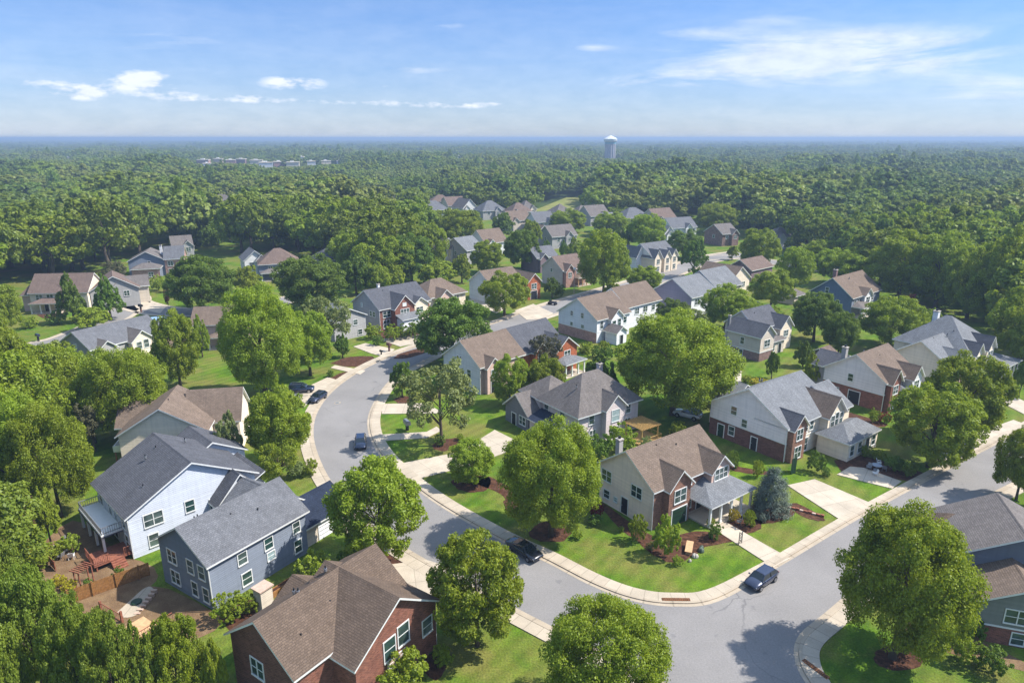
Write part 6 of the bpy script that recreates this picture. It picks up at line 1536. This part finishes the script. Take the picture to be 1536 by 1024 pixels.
# utility box
o = prop('utility_shed', 403, 915, 33, 'tall pale grey utility box with a dark glass side, by the slate blue house', 'utility box')
q = MB(); q.box(-.7, .7, 0, 1.2, 0, 2.5, 's_taupe'); q.build('body', o); q = MB(); q.box(-.85, .85, -.15, 1.35, 2.501, 2.65, 'pinkc'); q.build('lid', o); q = MB(); q.box(.701, .72, .2, 1.0, .8, 2.1, 'glass'); q.build('window', o)
o = prop('planter_box', 424, 888, 33, 'long raised wooden planter along the slate blue wall', 'planter')
q = MB(); q.box(-2.2, 2.2, 0, .08, 0, .7, 'wood'); q.box(-2.2, 2.2, .6, .68, 0, .7, 'wood'); q.box(-2.2, -2.12, .08, .6, 0, .7, 'wood'); q.box(2.12, 2.2, .08, .6, 0, .7, 'wood'); q.build('box', o); q = MB(); q.box(-2.11, 2.11, .09, .59, .1, .6, 'mulch'); q.build('soil', o)
# yellow pergola
o = prop('pergola', 962, 668, 54, 'bright new timber pergola behind the pinkish hipped house', 'pergola')
for (xx, yy) in ((0, 0), (3.6, 0), (0, 3.4), (3.6, 3.4)):
    q = MB(); q.box(xx, xx + .18, yy, yy + .18, .25, 2.5, 'woodnew'); q.build('post', o)
q = MB()
for k in range(13): q.box(-.3 + k * .34, -.2 + k * .34, -.4, 4.0, 2.66, 2.78, 'woodnew')
q.build('slats', o)
q = MB()
for yy in (0.02, 3.42): q.box(-.4, 4.2, yy, yy + .14, 2.5, 2.66, 'woodnew')
q.build('beam', o)
q = MB(); q.box(-.5, 4.3, -.4, 4.0, 0, .25, 'woodnew'); q.build('deck_floor', o)
q = MB(); railing(q, [(4.2, 3.9), (4.2, -.3), (0, -.3)], .25, .8, 'woodnew', .25); q.build('railing', o)
# sign frame, mailboxes, bins
o = prop('address_post', 1110, 816, 54, 'black iron lattice post at the end of the entrance walk', 'garden post')
for xx in (-.28, .28): q = MB(); q.box(xx - .04, xx + .04, -.03, .03, 0, 1.75, 'black'); q.build('post', o)
q = MB()
for k in range(6): q.obox((-.28, -.02, .35 + k * .23), (.56, 0, 0), (0, .03, 0), (0, 0, .05), 'black'); q.obox((-.02 + (k % 2) * .1, -.02, .35 + k * .23), (.06, 0, 0), (0, .03, 0), (.05, 0, .2), 'white' if k % 2 else 'black')
q.build('lattice', o)
def mailbox(px, py, az, mat, pm, label, hh=1.15, big=1.0):
    o = prop('mailbox', px, py, az, label, 'mailbox')
    q = MB(); q.box(-.07 * big, .07 * big, -.07 * big, .07 * big, 0, hh, pm); q.build('post', o)
    q = MB(); pr = [(-.13 * big, 0), (-.13 * big, .16 * big), (-.07 * big, .24 * big), (.07 * big, .24 * big), (.13 * big, .16 * big), (.13 * big, 0)]
    sm_loft(q, [[(x_, -.26 * big, hh + z_) for x_, z_ in pr], [(x_, .26 * big, hh + z_) for x_, z_ in pr]], mat); q.build('box', o)
mailbox(584, 527, 45, 'b_dark', 'b_dark', 'stout dark red mailbox pillar on the verge before the red gable', 1.4, 2.4)
mailbox(572, 532, 45, 'black', 'black', 'low black mailbox by the pale driveway at the curve', .7, 1.6)
mailbox(611, 645, 60, 'metal', 'black', 'grey topped mailbox on a dark base, on the inner curve lawn', 1.1, 3.0)
mailbox(58, 512, 30, 'paint_blue', 'black', 'blue mailbox on the verge at the left edge', 1.3, 2.4)
mailbox(212, 468, 30, 'black', 'b_dark', 'dark mailbox pillar beside the far cul-de-sac', 1.6, 2.6)
mailbox(1298, 790 - 4, 54, 'black', 'black', 'black mailbox by the kerb opposite the wide driveway', 1.0, 1.0) if False else None
# lamp post
o = prop('street_lamp', 861, 440, 50, 'tall street lamp with globe head by the pinkish brick gable', 'street lamp')
q = MB(); q.tube([(0, 0, 0), (0, 0, .6), (0, 0, 7.2)], [.2, .1, .07], 'pinkc', 8); q.build('pole', o); q = MB(); q.tube([(0, 0, 7.2), (0, 0, 7.5), (0, 0, 7.9), (0, 0, 8.1)], [.12, .42, .38, .08], 'white', 12); q.build('lamp_head', o)
# garden ornaments at the corner house
def rocks(name, px, py, n, spread, mat, label, cat, sz=.35, seed=1):
    o = prop(name, px, py, 54, label, cat); r_ = random.Random(seed)
    for k in range(n):
        q = MB(); s_ = sz * r_.uniform(.6, 1.2); cx_, cy_ = r_.uniform(-spread, spread), r_.uniform(-spread * .5, spread * .5)
        prof = [(.55, 0), (.6, .35), (.42, .75), (.1, .95)]
        secs = [[(cx_ + math.cos(a_ * PI / 4) * r_ * s_ * (1 + .12 * ((a_ * 7 + k) % 3 - 1)), cy_ + math.sin(a_ * PI / 4) * r_ * s_ * .8, z_ * s_) for a_ in range(8)] for r_, z_ in prof]
        sm_loft(q, secs, mat); q.build('stone', o)
        r_ = random.Random(seed + k * 7 + 1)
rocks('garden_stones', 1040, 838, 4, .9, 'rock', 'pale round stones in the front bed of the corner house', 'stones', .5, 4)
rocks('cactus_pot_group', 1052, 826, 3, .5, 'leaf_spruce', 'cluster of pale green cactus plants in the front bed', 'plant', .6, 9)
o = prop('garden_bench', 1035, 824, 20, 'tan sloping garden boards beside the tall rounded bush', 'bench')
q = MB(); q.obox((-1.2, -.3, .35), (2.0, 0, .25), (0, .8, 0), (0, 0, .08), 'tan'); q.build('top', o)
q = MB(); q.box(-1.1, -1.0, -.2, .4, 0, .34, 'tan'); q.box(.5, .6, -.2, .4, 0, .54, 'tan'); q.build('leg', o)
o = prop('landscape_log', 1208, 768, 122, 'row of short reddish stone edging in the bed beside the wide driveway', 'edging')
q = MB()
for k in range(9): q.box(-2.2 + k * .5, -1.78 + k * .5, -.15, .15, 0, .22 + (k % 3) * .05, 'deckwood' if k % 3 else 'pinkc')
q.build('blocks', o)
chair(1108, 786, 200, 'metal', 'grey porch chair left of the yellow flowering shrub', None, .0); chair(1113, 776, 240, 'metal', 'grey porch chair right at the porch corner of the corner house')
table(1314, 704, 0, .7, .72, 'metal', 'grey round table on the walk in front of the white wing'); chair(1303, 704, 140, 'metal', 'grey chair left of the walk table'); chair(1326, 706, 300, 'metal', 'grey chair right of the walk table'); chair(1318, 697, 20, 'white', 'whitish chair behind the walk table'); chair(1312, 713, 190, 'white', 'whitish chair in front of the walk table')
# trellis panels by the white and brick house
o = prop('garden_screen', 1186, 712, 60, 'dark green tall folding screen by the driveway end', 'screen')
q = MB(); q.box(0, 1.0, 0, .06, .05, 2.5, 'green_door'); q.build('panel', o); q = MB(); q.obox((1.02, .0, .05), (.7, .6, 0), (-.04, .05, 0), (0, 0, 2.35), 'green_door'); q.build('panel', o)
# small tractor on the far lawn
o = prop('garden_tractor', 829, 457, 120, 'small dark blue garden tractor parked on the far front lawn', 'garden tractor')
q = MB(); q.box(-.2, 1.2, -.4, .4, .5, 1.0, 'paint_blue'); q.box(-1.2, -.2, -.5, .5, .5, .7, 'black'); q.box(-1.0, -.5, -.35, .35, .7, 1.3, 'black'); q.build('body', o)
for (xx, yy, r_) in ((-.8, -.6, .5), (-.8, .6, .5), (.9, -.5, .32), (.9, .5, .32)):
    q = MB(); q.tube([(xx, yy - .12, r_), (xx, yy + .12, r_)], r_, 'tyre', 16); q.build('wheel', o)
# boat trailer under the towering tree
o = prop('trailer', 433, 600, 70, 'silver flat trailer on the shaded drive left of the navy car', 'trailer')
q = MB(); q.box(-2.4, 2.0, -.9, .9, .5, .6, 'metal'); q.box(-2.4, 2.0, -.95, -.9, .5, .85, 'metal'); q.box(-2.4, 2.0, .9, .95, .5, .85, 'metal'); q.beam((2.0, 0, .5), (3.4, 0, .5), .06, 'metal'); q.build('bed', o)
for yy in (-1.05, 1.05):
    q = MB(); q.tube([(-.4, yy - .1, .34), (-.4, yy + .1, .34)], .34, 'tyre', 16); q.build('wheel', o)
# above-ground pool behind the cul-de-sac trees
o = prop('swimming_pool', 228, 487, 0, 'bright blue garden pool edge behind the grey roofed house', 'pool')
q = MB(); q.tube([(0, 0, 0), (0, 0, 1.1)], [4.0, 4.0], 's_pblue', 28); q.build('wall', o); q = MB(); q.tube([(0, 0, 1.101), (0, 0, 1.14)], 3.8, 's_paleblue_soffit', 28); q.build('water', o)
mo = prop('manhole_cover', 506, 604, 0, 'small round manhole cover in the road left of the driving car', 'manhole cover')
q = MB(); q.tube([(0, 0, .013), (0, 0, .03)], .42, 'metal', 20); q.build('cover', mo)
q = MB(); q.tube([(0, 0, .013), (0, 0, .022)], .60, 'curb', 20); q.build('collar', mo)
#END#
